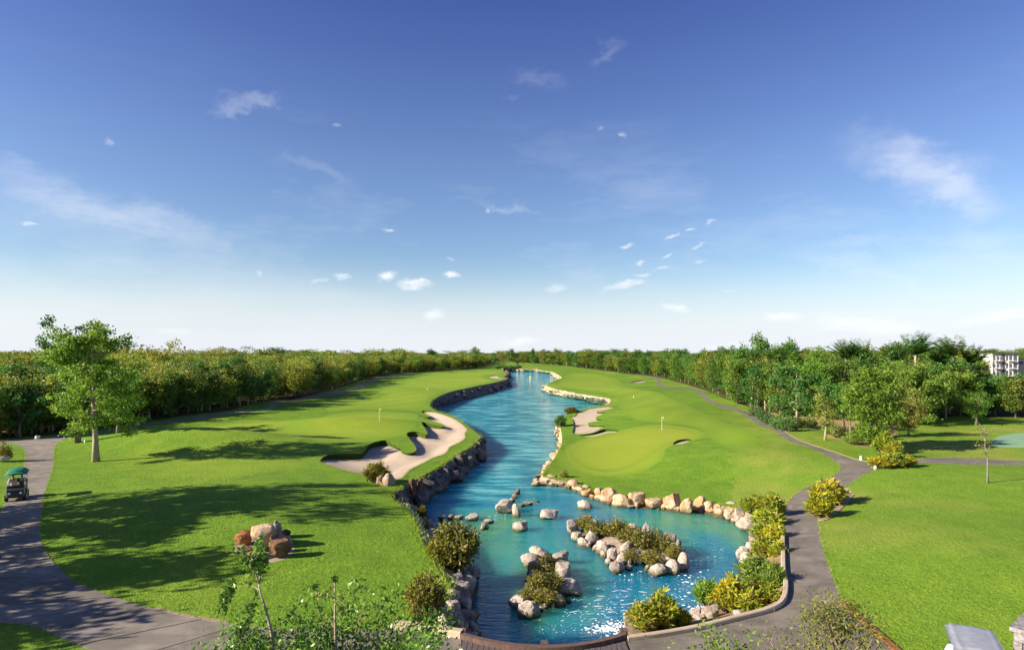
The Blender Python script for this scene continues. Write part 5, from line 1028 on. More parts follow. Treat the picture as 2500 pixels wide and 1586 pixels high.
one(533, 2140, 1012, 856, 136, 'leaf_deep', 'bark', 'tall dark green tree rising behind the willowy trees', .8, base=.25, limbs=17, nleaf=6300, leaf=0.35, clump=0.80)
one(534, 1960, 1008, 848, 124, 'leaf_bright', 'bark', 'tall green tree with ragged top left of the palms', .1, base=.25, limbs=15, nleaf=5100, leaf=0.35, clump=0.69, shape='vase', open_=.15)
one(535, 2030, 1006, 880, 80, 'leaf_olive', 'bark', 'yellow-brown tree in the middle of the right grove', .8, base=.25, limbs=14, nleaf=3900, leaf=0.33, clump=0.69)
one(536, 1880, 1004, 900, 70, 'leaf_forest', 'bark', 'green tree at the left end of the right grove', .8, base=.25, limbs=14, nleaf=3900, leaf=0.33, clump=0.69)
one(537, 2290, 1008, 880, 100, 'leaf_forest', 'bark', 'green tree under the two rightmost palms', .8, base=.2, limbs=15, nleaf=4500, leaf=0.33, clump=0.75)
one(538, 2372, 1008, 894, 84, 'leaf_olive', 'bark', 'golden-olive tree at the back right', 2.8, base=.2, limbs=15, nleaf=3900, leaf=0.33, clump=0.75)
one(539, 2500, 1006, 910, 110, 'leaf_forest', 'bark', 'green tree below the white building', 2.8, base=.2, limbs=15, nleaf=4200, leaf=0.33, clump=0.75)
one(540, 2411, 1178, 1010, 60, 'leaf_olive', 'bark_grey', 'nearly bare grey sapling standing alone on the right lawn', 1.2, base=.5, limbs=9, nleaf=170, leaf=.14, clump=.35, shape='vase', r0=.07, subs=3, bend=.02)
for i_, (px_, ft_, tp_, w_, mt_, lb_) in enumerate([(1905, 1012, 880, 84, 'leaf_forest', 'bushy green tree behind the hedge bushes'), (1995, 1022, 884, 90, 'leaf_bright', 'bushy bright tree between deep green tree and sapling'), (2065, 1020, 876, 96, 'leaf_forest', 'bushy tree filling the middle of the right grove'),
        (2180, 1024, 884, 100, 'leaf_bright', 'bushy light tree between the two willowy trees'), (2268, 1016, 888, 90, 'leaf_deep', 'bushy dark tree left of the lawn trees'), (1850, 1000, 886, 74, 'leaf_deep', 'bushy dark tree where wood and grove meet'), (1800, 985, 878, 70, 'leaf_forest', 'tall tree near the end of the right wood edge')]):
    one(560 + i_, px_, ft_, tp_, w_, mt_, 'bark', lb_, i_ * 1.3, base=.08, limbs=20, nleaf=4600, leaf=.32, clump=.72)
PALM = [gen_palm(551 + i, 9.0, 18, 3.5, 'palm%d' % i, .10 + .12 * i) for i in range(3)]
def palm(px, base, top, k, label, s=1.0):
    p = ground(px, base); h = (base - top) / F * p.y - 1.2 * s; o = empty('palm_tree', p, px * .37); o.scale = (s, s, h / 9.0); tag(o, label, 'palm', 'palms over the right grove')
    link('trunk', mcopy(PALM[k][0], M['bark_pale']), None, o); fr = link('fronds', mcopy(PALM[k][1], M['leaf_palm']), None, o); link('frond_stem', mcopy(PALM[k][2], M['leaf_palm']), None, fr)
for px, b, t, k, s, lb in [(2222, 1012, 842, 1, 1.25, 'tallest palm, swept upright, above the acacia'), (2318, 1010, 848, 2, 1.15, 'second tallest palm near the drooping tree'), (2286, 1012, 876, 0, 1.0, 'palm half hidden left of the second tallest'), (2062, 1008, 858, 0, 1.05, 'palm rising left of the dark green tree'), (2095, 1006, 858, 2, .9, 'narrow palm touching the dark green tree'), (1897, 1002, 866, 1, 1.0, 'leftmost palm, with a clear pale trunk'), (1868, 1003, 925, 2, .8, 'short palm in front of the wood edge'), (1510, 905, 872, 0, 1.3, 'far palm in the right wood edge'), (2182, 1010, 862, 2, 1.0, 'palm between the tallest palm and the dark green tree'), (1832, 992, 872, 1, 1.0, 'palm where the right wood meets the grove'), (2360, 1010, 868, 1, 1.0, 'rightmost palm, left of the white building')]: palm(px, b, t, k, lb, s)
# the far end of the water
frs = np.random.default_rng(91)
for i, (px, b, t) in enumerate([(1085, 899, 864), (1108, 899, 861), (1128, 899, 860), (1158, 897, 845), (1182, 893, 862), (1203, 892, 860), (1226, 892, 857), (1246, 893, 850), (1262, 893, 862), (1280, 893, 858), (1302, 892, 849), (1326, 893, 851), (1345, 893, 859), (1360, 893, 849), (1384, 895, 858), (1406, 897, 861), (1432, 899, 860), (1218, 884, 856), (1290, 884, 856)]):
    p = ground(px, b); h = (b - t) / F * p.y; k = int(frs.integers(0, 6)); s = h / 7.2
    plant('tree', FT[k][0], FT[k][1], M[['leaf_deep', 'leaf_forest', 'leaf_forest', 'leaf_olive'][int(frs.integers(0, 4))]], M['bark_pale'], p, frs.random() * 6, (s * .95, s * .95, s), 'tree, ' + ORD[i] + ' of those closing the far end of the lake', 'tree', 'trees at the far end of the lake')
for i, (px, b) in enumerate([(1236, 902), (1248, 901), (1260, 901), (1266, 899), (1226, 899), (1214, 900)]): shrub(px, b, 14, 9, 0, SH_S, 'leaf_deep', 'dark bush, ' + ORD[i] + ' on the far end bank of the lake', 'bushes on the far end bank', land=True)

# near trees below the viewpoint
def near_tree(loc, h, cw, top, nleaf, leaf, mat, label, seed, base=.35, clump=.5, shape='round', **k):
    t = gen_tree(seed, h, cw, base=base, nleaf=nleaf, leaf=leaf, clump=clump, shape=shape, aspect=.42, name='near%d' % seed, **k); plant('tree', t[0], t[1], M[mat], M['bark'], loc, seed, 1.0, label, 'tree')
near_tree((-3.3, 12.6, 0), 4.65, 5.2, 0, 22000, .115, 'leaf_glossy', 'glossy-leaved tree top filling the bottom edge left of the bridge', 601, limbs=30, subs=5, clump=.42, lift=.5)
near_tree((-5.2, 12.3, 0), 4.6, 3.2, 0, 9000, .11, 'leaf_glossy', 'smaller glossy tree top left of the bottom edge bush', 602, limbs=18, subs=4, clump=.4, lift=.5)
near_tree((-1.75, 12.4, 0), 4.35, 2.4, 0, 5200, .11, 'leaf_glossy', 'glossy tree top nearest the cream kerb at the bottom edge', 606, limbs=16, subs=4, clump=.36, lift=.5)
near_tree((6.75, 13.2, 0), 4.8, 2.4, 0, 6500, .075, 'leaf_olive', 'fine-leaved olive tree top over the right path', 603, limbs=26, subs=5, clump=.36, lift=.6)
near_tree((4.35, 12.6, 0), 4.2, 2.4, 0, 3600, .10, 'leaf_pale', 'light green tree top at the bottom edge right of the bridge', 604, limbs=20, subs=4, clump=.36, lift=.5)
def sapling(stem_px, Y, twigs, mat, label, seed, leaf=.12):
    """slender young tree: its stem and leafy twigs, traced at one distance"""
    rs = np.random.default_rng(seed); P0 = lambda x, y, dy=0: Vector(((x - CX) / F * (Y + dy), Y + dy, CAM_Z + (HY - y) / F * (Y + dy))); S = [P0(*q) for q in stem_px]; base = Vector((S[0].x + .1, Y, Hs(S[0].x, Y))); o = empty('sapling', base); tag(o, label, 'tree')
    pts = [Vector((0, 0, -.1))] + [p - base for p in S]; MB().tube(pts, [.05 - .04 * i / (len(pts) - 1) for i in range(len(pts))], 6).build('trunk', M['bark_pale'], o, True)
    bm_ = MB(); P = []
    for a, b, n, r in twigs:
        p, q = P0(*a) - base, P0(b[0], b[1], rs.normal() * .25) - base; m_ = p.lerp(q, .5) + Vector((0, .1, .08)); bm_.tube([p, m_, q], [.018, .012, .006], 4, False)
        for k in range(n):
            t = .35 + .75 * rs.random(); c = (m_.lerp(q, t * 2 - 1) if t > .5 else p.lerp(m_, t * 2)); g = Vector(rs.normal(size=3)); P.append(tuple(c + g.normalized() * r * rs.random() ** .5))
    bm_.build('branch', M['bark_pale'], o, True); link('crown', leaf_mesh('sapling_crown', np.array(P), leaf, .42, .5, rs=rs), M[mat], o)
sapling([(672, 1600), (662, 1540), (650, 1490), (637, 1450), (632, 1432)], 12.6, [((632, 1435), (632, 1350), 190, .19), ((632, 1435), (642, 1330), 80, .13), ((635, 1430), (585, 1352), 170, .20), ((635, 1440), (560, 1430), 10, .05), ((565, 1432), (552, 1452), 150, .15), ((556, 1455), (540, 1490), 90, .12), ((632, 1440), (615, 1475), 10, .05), ((616, 1470), (600, 1510), 60, .13), ((605, 1500), (590, 1540), 90, .16), ((588, 1540), (575, 1575), 110, .2), ((612, 1385), (636, 1312), 60, .1)], 'leaf_glossy', 'thin sapling with drooping leafy twigs in front of the rock pile', 611)
sapling([(820, 1600), (818, 1500), (817, 1440)], 12.8, [((817, 1440), (812, 1408), 40, .1), ((817, 1470), (775, 1452), 46, .12), ((817, 1480), (828, 1462), 46, .12), ((818, 1500), (836, 1490), 36, .1), ((780, 1455), (762, 1432), 26, .08), ((800, 1460), (796, 1445), 30, .1), ((818, 1540), (785, 1500), 16, .1)], 'leaf_pale', 'light green sapling above the bottom edge bush', 612, .10)

# ------------------------------------------------------------------ foam on the pool
fo = np.random.default_rng(41); v, f = [], []
def fleck(x, y, r, st=1.0, ang=0.0, z=.015):
    n = 7; b = len(v); v.append((x, y, WATER_Z + z + r * .12))
    for k in range(n):
        q = r * (.55 + .8 * fo.random()); a = 2 * PI * k / n; cx, cy = q * math.cos(a) * st, q * math.sin(a); v.append((x + cx * math.cos(ang) - cy * math.sin(ang), y + cx * math.sin(ang) + cy * math.cos(ang), WATER_Z + z - .01))
    f.extend((b, b + 1 + k, b + 1 + (k + 1) % n) for k in range(n))
def flecks(px, py, sx, sy, n, rmin, rmax, st=1.0):
    for _ in range(n):
        x, y = px + fo.normal() * sx, py + fo.normal() * sy; p = at(x, y, WATER_Z); fleck(p.x, p.y, (rmin + (rmax - rmin) * fo.random() ** 2) * .66, st * (.7 + .6 * fo.random()), .35 + fo.normal() * .5)
for a in [(1690, 1420, 16, 22, 60, .03, .16), (1700, 1370, 24, 12, 46, .02, .10), (1720, 1345, 26, 10, 26, .02, .07), (1660, 1455, 26, 16, 40, .02, .12), (1545, 1400, 20, 8, 30, .02, .09), (1500, 1415, 24, 10, 16, .02, .05), (1395, 1475, 20, 8, 20, .02, .07),
          (1420, 1500, 50, 20, 50, .015, .06), (1500, 1480, 50, 22, 60, .015, .07), (1330, 1530, 50, 14, 36, .015, .06), (1285, 1530, 40, 14, 24, .015, .05), (1600, 1440, 40, 20, 40, .015, .05), (1250, 1250, 20, 8, 16, .02, .1), (1285, 1225, 14, 6, 26, .02, .14), (1205, 1258, 20, 6, 16, .02, .1), (1070, 1285, 14, 6, 10, .02, .1)]: flecks(*a)
for a in [(1480, 1536, 24, 7, 190, .02, .14), (1505, 1526, 14, 8, 80, .02, .11), (1712, 1490, 20, 10, 90, .03, .16), (1735, 1470, 16, 12, 40, .02, .1), (1685, 1488, 20, 5, 40, .02, .1)]: flecks(*a)
for _ in range(60):      # streaks drawn out by the current
    x, y = 1490 + fo.normal() * 70, 1470 + fo.normal() * 26; p = at(x, y, WATER_Z); fleck(p.x, p.y, .014 + .014 * fo.random(), 5 + 7 * fo.random(), .25 + fo.normal() * .35)
tag(link('foam', mesh_py('foam', v, f, True), M['foam']), 'white foam flecks and spray drifting over the near pool', 'foam', kind='stuff')

# ------------------------------------------------------------------ flags and small markers
M['white_paint'] = mat_plain('white_paint', (.75, .75, .72), .5); M['yellow_flag'] = mat_plain('yellow_flag', (.8, .62, .06), .7); M['black'] = mat_plain('black_plastic', (.016, .016, .018), .45); M['rubber'] = mat_plain('tyre_rubber', (.02, .02, .02), .85)
def flagstick(px, top, base, label, h=2.2):
    p = ground(px, base); o = empty('flagstick', p); tag(o, label, 'flag'); hh = (base - top) / F * p.y; MB().tube([(0, 0, -.1), (0, 0, hh)], .02, 6).build('pole', M['white_paint'], o)
    n = 6; vv = [(.02 + .26 * i / n, .03 * math.sin(i * 1.1), hh - .02 - .2 * j - .05 * i / n) for i in range(n + 1) for j in (0, 1)]; vv += [(x, y + .012, z) for x, y, z in vv]; k = 2 * (n + 1)
    ff = [(2 * i, 2 * i + 2, 2 * i + 3, 2 * i + 1) for i in range(n)] + [(2 * i + 1 + k, 2 * i + 3 + k, 2 * i + 2 + k, 2 * i + k) for i in range(n)]; link('flag', mesh_py('flag', vv, ff, True), M['yellow_flag'], o)
    MB().disc((0, 0, .006), .075, (0, 0, 1), .012, 12).build('cup', M['black'], o)
flagstick(926, 996, 1030, 'flagstick with yellow flag on the left putting green'); flagstick(1616, 1016, 1051, 'flagstick on the right putting green')
def post_marker(px, base, label, mat='white_paint', s=1.0):
    p = ground(px, base); o = MB().box((0, 0, .14 * s), (.16 * s, .16 * s, .34 * s), None, .7).box((0, 0, .34 * s), (.12 * s, .12 * s, .08 * s), None, .4).build('yardage_marker', M[mat]); o.location = p; tag(o, label, 'marker')
post_marker(1547, 970, 'white marker block on the right fairway', s=.9); post_marker(1043, 951, 'white marker block on the left fairway', s=1.0); post_marker(207, 1079, 'small white marker on the grass by the fork-trunked tree', s=.8)
p = at(1295, 922, WATER_Z); b_o = MB().disc((0, 0, .1), .55, (0, 0, 1), .4, 12, .5).disc((0, 0, .6), .3, (0, 0, 1), .7, 10, .12).build('buoy', M['yellow_flag']); b_o.location = p; tag(b_o, 'small yellow buoy floating far up the lake', 'buoy')

# ------------------------------------------------------------------ golf carts and people
M['cart_cream'] = mat_plain('cream_cart_paint', (.55, .53, .48), .3); M['cart_dark'] = mat_plain('charcoal_cart_paint', (.05, .05, .055), .3); M['canvas_green'] = mat_plain('green_canvas', (.015, .16, .095), .55); M['roof_grey'] = mat_plain('grey_cart_roof', (.27, .28, .31), .5); M['chrome'] = mat_plain('steel', (.6, .6, .6), .3, 1.0); M['vinyl'] = mat_plain('beige_vinyl', (.42, .38, .31), .5)
m_, nt_, bb_, oo_ = new_mat('lamp_glass'); bb_.inputs['Base Color'].default_value = (.8, .8, .78, 1); bb_.inputs['Roughness'].default_value = .1; M['lamp'] = m_
def hull(name, mat, parent, secs, smooth=True):
    """closed shell through matching sections"""
    k = len(secs[0]); v_ = [p for s in secs for p in s]; f_ = [(i * k + j, i * k + (j + 1) % k, (i + 1) * k + (j + 1) % k, (i + 1) * k + j) for i in range(len(secs) - 1) for j in range(k)] + [tuple(range(k))[::-1], tuple((len(secs) - 1) * k + j for j in range(k))]
    me = mesh_py(name, v_, f_, False); o = link(name, me, mat, parent); bv = o.modifiers.new('bevel', 'BEVEL'); bv.width = .03; bv.segments = 2; return o
def cart(loc, rz, s, roof, label):
    """faces -y"""
    o = empty('golf_cart', loc, rz); o.scale = (s, s, s); tag(o, label, 'golf cart')
    sec = lambda y, w, z0, z1: [(-w, y, z0), (w, y, z0), (w * .92, y, z1), (-w * .92, y, z1)]
    hull('body', M['cart_dark'] if roof == 'green' else M['cart_cream'], o, [sec(-1.15, .46, .32, .55), sec(-1.05, .52, .26, .80), sec(-.75, .56, .24, .88), sec(-.62, .57, .24, .36), sec(.1, .58, .24, .34), sec(.12, .58, .24, .62), sec(.95, .56, .28, .66), sec(1.12, .5, .34, .6)])
    hull('front_cowl', M['black'], o, [sec(-1.18, .40, .34, .62), sec(-1.13, .44, .32, .70)]); MB().box((0, -.70, .95), (1.0, .05, .2)).build('dashboard', M['black'], o)
    MB().box((0, .42, .70), (1.06, .52, .13)).build('seat', M['vinyl'], o); MB().box((0, .70, 1.0), (1.06, .12, .48), Matrix.Rotation(R(-10), 3, 'X')).build('backrest', M['vinyl'], o); MB().box((0, 1.0, .72), (.9, .34, .2)).build('bag_rack', M['black'], o)
    tyre = MB().disc((0, 0, 0), .23, (1, 0, 0), .18, 18).mesh('tyre'); rim = MB().disc((0, 0, 0), .13, (1, 0, 0), .195, 14).mesh('rim')
    for x in (-.5, .5):
        for y in (-.82, .78): t = link('wheel', mcopy(tyre, M['rubber']), None, o, (x, y, .23)); link('rim', mcopy(rim, M['cart_cream']), None, t)
        MB().disc((x * .62, -1.19, .58), .075, (0, 1, 0), .05, 12).build('headlight', M['lamp'], o)
        MB().tube([(x * 1.0, -.72, .85), (x * 1.0, -.52, 1.82)], .02, 6).build('post', M['chrome'] if roof == 'green' else M['black'], o); MB().tube([(x * 1.0, .86, .62), (x * 1.0, .74, 1.82)], .02, 6).build('post', M['chrome'] if roof == 'green' else M['black'], o)
    MB().tube([(.24 + .15 * math.cos(a), -.42 + .06 * math.sin(a), 1.02 + .13 * math.sin(a)) for a in np.linspace(0, 2 * PI, 15)], .016, 5, False).tube([(.24, -.42, 1.02), (.24, -.68, .9)], .02, 5).build('steering_wheel', M['black'], o)
    mb = MB(); nx, ny = 12, 14; top = []
    for j in range(ny + 1):
        for i in range(nx + 1):
            u, w = i / nx * 2 - 1, j / ny * 2 - 1; e = max(abs(u), abs(w))
            if roof == 'green': z = 1.98 + .17 * (1 - u * u) * (1 - .4 * w * w) - .16 * max(0, e - .75) / .25 - .05 * abs(u * w)
            else: z = 1.90 + .05 * (1 - u * u) + (.035 if .72 < abs(u) < .86 else 0) - .10 * max(0, e - .88) / .12
            top.append((u * .62 * (1 - .03 * w * w), w * .98 + .1, z))
    q = (nx + 1); fs = [(j * q + i, j * q + i + 1, (j + 1) * q + i + 1, (j + 1) * q + i) for j in range(ny) for i in range(nx)]; N = len(top); bot = [(x * .97, (y - .1) * .97 + .1, 1.80 if roof == 'green' else z - .06) for x, y, z in top]
    rimi = list(range(q)) + [j * q + nx for j in range(1, ny + 1)] + [ny * q + i for i in range(nx - 1, -1, -1)] + [j * q for j in range(ny - 1, 0, -1)]
    mb.add(top + bot, fs + [tuple(i + N for i in reversed(t)) for t in fs] + [(rimi[i - 1], rimi[i], rimi[i] + N, rimi[i - 1] + N) for i in range(len(rimi))]); mb.build('roof', M['canvas_green'] if roof == 'green' else M['roof_grey'], o, True); return o
def skin_mesh(name, nodes, links, mat, parent, root=0, sub=2):
    bm = bmesh.new(); lay = bm.verts.layers.skin.verify(); vs_ = [bm.verts.new(p[:3]) for p in nodes]
    for a, b in links: bm.edges.new((vs_[a], vs_[b]))
    for v_, p in zip(vs_, nodes): v_[lay].radius = (p[3], p[3] * (p[4] if len(p) > 4 else 1)); v_[lay].use_root = False
    vs_[root][lay].use_root = True; me = bpy.data.meshes.new(name); bm.to_mesh(me); bm.free(); o = link(name, me, mat, parent); o.modifiers.new('skin', 'SKIN').use_smooth_shade = True; sd = o.modifiers.new('sub', 'SUBSURF'); sd.levels = sub; sd.render_levels = sub; return o
M['skin'] = mat_plain('skin', (.45, .25, .17), .5, var=.08); M['skin_b'] = mat_plain('tanned_skin', (.36, .19, .12), .5, var=.08); M['navy'] = mat_plain('navy_shirt', (.03, .035, .055), .8); M['greyshirt'] = mat_plain('light_grey_shirt', (.42, .41, .46), .8); M['khaki'] = mat_plain('khaki_cloth', (.42, .34, .24), .85); M['hair'] = mat_plain('dark_hair', (.02, .014, .01), .6); M['cap_blue'] = mat_plain('pale_blue_cap', (.46, .52, .78), .75); M['white_cloth'] = mat_plain('white_cloth', (.7, .7, .7), .85); M['shoe'] = mat_plain('white_shoes', (.6, .6, .58), .6)
def person(loc, rz, sit, skin, shirt, trousers, label, s=1.0, cap=None):
    """faces -y; sit: hands forward, knees bent"""
    o = empty('person', loc, rz); o.scale = (s, s, s); tag(o, label, 'person'); hz_ = .80 if sit else .94; ch = hz_ + .44; nk = ch + .17
    nodes = [(0, 0, hz_, .13, .8), (0, -.01, hz_ + .2, .125, .75), (0, -.01, ch, .15, .7), (0, -.02, nk, .055), (0, -.03, nk + .1, .075), (0, -.035, nk + .19, .088), (0, -.02, nk + .27, .065), (0, -.13, nk + .14, .018)]; links = [(0, 1), (1, 2), (2, 3), (3, 4), (4, 5), (5, 6), (4, 7)]; arm, leg = [], []
    for sx in (-1, 1):
        b = len(nodes); hp = ((.26, -.16, ch - .22), (.2, -.42, ch - .16), (.17, -.5, ch - .15)) if sit else ((.25, .02, ch - .26), (.25, -.08, ch - .50), (.24, -.11, ch - .59))
        nodes += [(sx * .19, 0, ch + .07, .058), (sx * hp[0][0], hp[0][1], hp[0][2], .045), (sx * hp[1][0], hp[1][1], hp[1][2], .032), (sx * hp[2][0], hp[2][1], hp[2][2], .036, .6)]; links += [(2, b), (b, b + 1), (b + 1, b + 2), (b + 2, b + 3)]; arm.append(b)
        dv = Vector(hp[2]) - Vector(hp[1]); dv.normalize(); sd_ = Vector((1, 0, 0))
        for q in range(5):      # four fingers and a thumb set to the side
            c = len(nodes); h0 = Vector((hp[2][0] * sx, hp[2][1], hp[2][2])); dd = Vector((dv.x * sx, dv.y, dv.z)); off = sd_ * ((q - 1.5) * .018) if q < 4 else sd_ * (-.035 * sx); L = (.055, .065, .062, .048, .035)[q]
            p1 = h0 + off + dd * (.03 if q < 4 else 0); p2 = p1 + (dd + Vector((0, 0, -.5)) * .6).normalized() * L; nodes += [(*p1, .011), (*p2, .008)]; links += [(b + 3, c), (c, c + 1)]
        b = len(nodes); lp = ((.10, 0, hz_ - .02), (.13, -.45, hz_ + .02), (.13, -.5, hz_ - .40), (.13, -.64, hz_ - .44)) if sit else ((.10, 0, hz_ - .08), (.11, -.02, hz_ - .46), (.11, .03, .08), (.12, -.13, .04))
        nodes += [(sx * lp[0][0], lp[0][1], lp[0][2], .085), (sx * lp[1][0], lp[1][1], lp[1][2], .06), (sx * lp[2][0], lp[2][1], lp[2][2], .042), (sx * lp[3][0], lp[3][1], lp[3][2], .04, .7)]; links += [(0, b), (b, b + 1), (b + 1, b + 2), (b + 2, b + 3)]; leg.append(b)
    skin_mesh('body', nodes, links, M[skin], o)
    grow = lambda i, g: (*nodes[i][:3], nodes[i][3] + g, *(nodes[i][4:] or ()))
    ids = [0, 1, 2, arm[0], arm[0] + 1, arm[1], arm[1] + 1]; sh = [grow(i, .022) for i in ids]; skin_mesh('shirt', sh, [(0, 1), (1, 2), (2, 3), (3, 4), (2, 5), (5, 6)], M[shirt], o)
    ids = [0, leg[0], leg[0] + 1, leg[0] + 2, leg[1], leg[1] + 1, leg[1] + 2]; skin_mesh('trousers', [grow(i, .02) for i in ids], [(0, 1), (1, 2), (2, 3), (0, 4), (4, 5), (5, 6)], M[trousers], o)
    for b in leg: q = nodes[b + 3]; MB().box((q[0], q[1] + .06, q[2]), (.10, .28, .10), None, .8).build('shoe', M['shoe'], o)
    hd = MB(); n = 12; hc = Vector((0, -.02, nk + .20))
    for j in range(6):
        ph = (j / 5) * PI * .52; rr = .112 * math.sin(ph) + .002; hd.v += [(hc.x + rr * math.cos(2 * PI * k / n), hc.y + .02 + rr * 1.1 * math.sin(2 * PI * k / n), hc.z + .118 * math.cos(ph)) for k in range(n)]
    hd.f = [(j * n + k, j * n + (k + 1) % n, (j + 1) * n + (k + 1) % n, (j + 1) * n + k) for j in range(5) for k in range(n)]
    hd.build('cap' if cap else 'hair', M[cap or 'hair'], o, True)
    if cap:
        vb = [(.105 * math.cos(a) * (1 if r == 0 else .95), hc.y - .02 - .10 * math.sin(a) * (.7 if r == 0 else 1.75), hc.z + .015 - (.0 if r == 0 else .035)) for r in (0, 1) for a in np.linspace(0, PI, 9)]; MB().add(vb + [(x, y, z - .012) for x, y, z in vb], [(i, i + 1, 10 + i, 9 + i) for i in range(8)] + [(27 + i, 28 + i, 19 + i, 18 + i) for i in range(8)] + [(9 + i, 10 + i, 28 + i, 27 + i) for i in range(8)]).build('cap_peak', M[cap], o)
    for sx in (-1, 1): MB().disc((sx * .035, -.118, nk + .18), .012, (0, 1, 0), .012, 8).build('eye', M['hair'], o)
    return o
cp = ground(15, 1224); cz = R(33); cs = .95
cart((cp.x, cp.y + .9, Hs(cp.x, cp.y + .9) + .02), cz, cs, 'green', 'golf cart with domed green roof driving down the left path')
def in_cart(lx, ly, lz=0.0): c_, s_ = math.cos(cz), math.sin(cz); return (cp.x + (lx * c_ - ly * s_) * cs, cp.y + .9 + (lx * s_ + ly * c_) * cs, Hs(cp.x, cp.y + .9) + .02 + lz * cs)
person(in_cart(.24, .36, .03), cz, True, 'skin', 'navy', 'khaki', 'person in a dark shirt and khaki trousers driving the green-roofed cart', cs)
person(in_cart(-.26, .38, .03), cz, True, 'skin_b', 'greyshirt', 'khaki', 'person in a light grey shirt riding beside the driver', cs)
rp = at(2383, 1558, 1.95); cart((rp.x, rp.y, Hs(rp.x, rp.y)), R(-28), 1.0, 'grey', 'golf cart with flat grey roof parked at the bottom right corner')
pp = at(2322, 1581, 1.74); person((pp.x, pp.y, Hs(pp.x, pp.y)), R(-70), False, 'skin', 'white_cloth', 'navy', 'person in a pale blue cap standing beside the grey-roofed cart', 1.0, 'cap_blue')

# ------------------------------------------------------------------ stone wall at the bottom right corner
M['ashlar'] = mat_rock('grey_ashlar', (.16, .14, .14), (.30, .27, .27), (.42, .39, .385), wet=False, scale=1.6)
wa = R(38.6); sw = empty('stone_wall', (14.22 + .9 * math.cos(wa) + 1.28 * math.sin(wa), 17.38 + .9 * math.sin(wa) - 1.28 * math.cos(wa), 0), wa); tag(sw, 'grey coursed stone wall end at the bottom right corner', 'wall')
MB().box((0, 0, 1.03), (1.72, 2.5, 2.1)).build('core', M['edging_rust'], sw); srs = np.random.default_rng(3)
for c in range(7):
    for face in range(3):
        L = (1.8, 2.6, 1.8)[face]; x = 0
        while x < L - .05:
            w = min(L - x, .34 + .3 * srs.random()); w = L - x if L - x - w < .2 else w; a = x + w / 2 - L / 2; d_ = .1 + .03 * srs.random(); z = .16 + c * .31
            s_ = MB().box((0, 0, 0), ((w - .02, d_, .295) if face != 1 else (d_, w - .02, .295))); st = s_.build('stone', M['ashlar'], sw); st.location = ((a, -1.26, z), (-.87, a, z), (a, 1.26, z))[face]; bv = st.modifiers.new('b', 'BEVEL'); bv.width = .014; bv.segments = 1; x += w
for k in range(4): cp_ = MB().box((0, 0, 0), (1.96, .68, .12)).build('coping', M['ashlar'], sw); cp_.location = (0, -1.05 + k * .70, 2.2); bv = cp_.modifiers.new('b', 'BEVEL'); bv.width = .02; bv.segments = 2

# ------------------------------------------------------------------ buildings far off
M['stucco'] = mat_plain('white_stucco', (.74, .68, .63), .9, var=.08, scale=.8); M['roof_dark'] = mat_plain('dark_roof_edge', (.10, .085, .085), .8); M['stair'] = mat_plain('brown_stair_panel', (.12, .075, .06), .8); M['cream_wall'] = mat_plain('cream_wall', (.66, .58, .44), .9, var=.1, scale=.8)
m_, nt_, bb_, oo_ = new_mat('window_glass'); bb_.inputs['Base Color'].default_value = (.14, .15, .17, 1); bb_.inputs['Roughness'].default_value = .08; M['glass'] = m_
def window(par, x, z, w, h, y):
    fr = MB().box((x, y, z), (w + .24, .16, h + .24)).build('window', M['white_paint'], par); MB().box((x, y - .07, z), (w, .08, h)).build('pane', M['glass'], fr)
D_ = 235.0; X0 = (2420 - CX) / F * D_; zt = CAM_Z - 1.5 * D_ / F; bl = empty('apartment_building', (X0 + 5.2, D_ + 5, 0)); tag(bl, 'white flat-roofed apartment building above the trees at the right edge', 'building')
MB().box((0, 0, zt / 2), (10.0, 10, zt)).build('wall', M['stucco'], bl); MB().box((.2, -.1, zt + .2), (11.0, 11.2, .36)).build('roof', M['roof_dark'], bl)
MB().box((-.6, -5.08, zt / 2), (.7, .2, zt - .1)).build('stair_panel', M['stair'], bl)
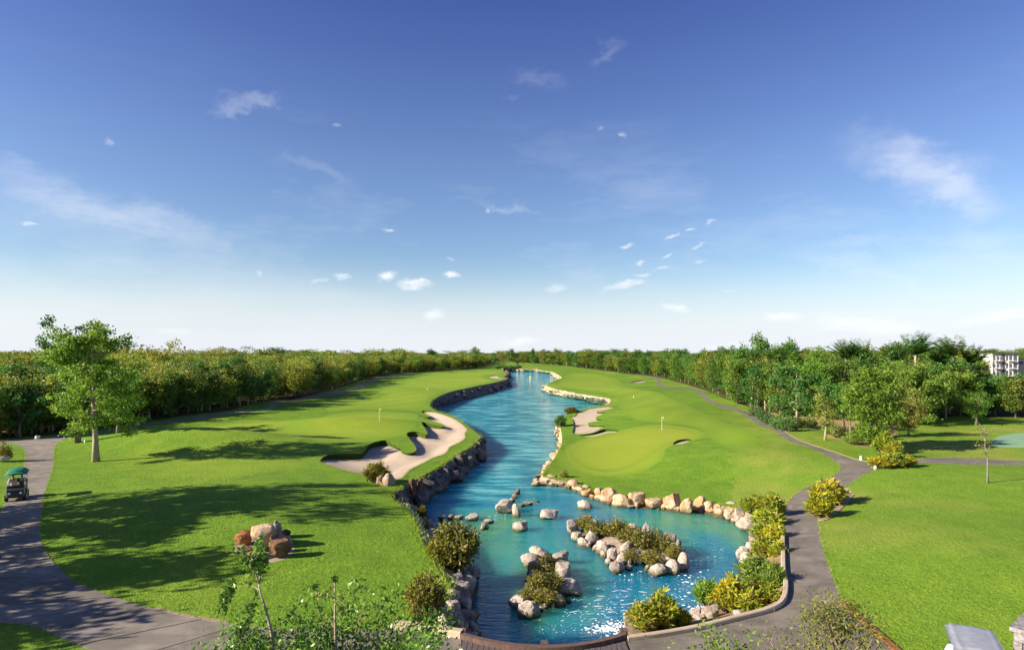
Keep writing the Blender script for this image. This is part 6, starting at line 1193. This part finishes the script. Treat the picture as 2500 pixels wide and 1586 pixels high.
for fz in range(3):
    z = zt - 1.6 - fz * 2.9
    for x, w, h in ((-4.2, .8, 1.5), (-2.6, .8, 1.2), (-1.5, .7, 1.0), (.7, .7, 1.7), (2.1, .9, 1.4), (3.9, 1.1, 1.7)): window(bl, x, z, w, h, -5.06)
    for x in (-2.9, 2.6):
        bal = MB().box((x, -5.5, z - 1.15), (3.0, 1.0, .14)).build('balcony', M['stucco'], bl); rl = MB(); [rl.tube([(x - 1.45 + .29 * k, -5.95, z - 1.1), (x - 1.45 + .29 * k, -5.95, z - .25)], .02, 4) for k in range(11)]; rl.tube([(x - 1.5, -5.95, z - .25), (x + 1.5, -5.95, z - .25)], .03, 4).build('railing', M['roof_dark'], bal)
for x in (-4.85, -3.4, -2.0, 1.4, 3.0, 4.85): MB().box((x, -5.1, zt / 2), (.28, .25, zt - .1)).build('pilaster', M['white_paint'], bl)
wz = zt - 1.9; MB().box((7.6, .5, wz / 2), (5.1, 9, wz)).build('wing', M['cream_wall'], bl); MB().box((7.6, .4, wz + .15), (5.6, 9.6, .3)).build('wing_roof', M['roof_dark'], bl); window(bl, 7.0, wz - 1.5, 1.6, 1.2, -4.06); window(bl, 9.0, wz - 1.5, 1.0, 1.2, -4.06)
def villa(px, ytop, wpx, D, label):
    x = (px - CX) / F * D; z = CAM_Z - (ytop - HY) / F * D; w = wpx / F * D; o = empty('house', (x, D, 0)); tag(o, label, 'house', 'far white houses'); MB().box((0, 0, z / 2), (w, 9, z)).build('wall', M['stucco'], o); MB().box((0, 0, z + .12), (w + .8, 9.8, .3)).build('roof', M['cream_wall'], o); n = max(2, int(w / 3))
    for k in range(n): window(o, -w / 2 + w * (k + .5) / n, z - 1.5, .9, 1.3, -4.56)
for a in [(1428, 867, 26, 520, 'far white house behind the trees left of the right wood'), (1660, 874, 12, 300, 'small white house showing above the right wood'), (1842, 880, 34, 210, 'long cream house half hidden behind the right grove'), (1800, 893, 26, 190, 'low cream house in the trees left of the grove'), (1216, 868, 16, 820, 'pale house beyond the far end of the lake')]: villa(*a)
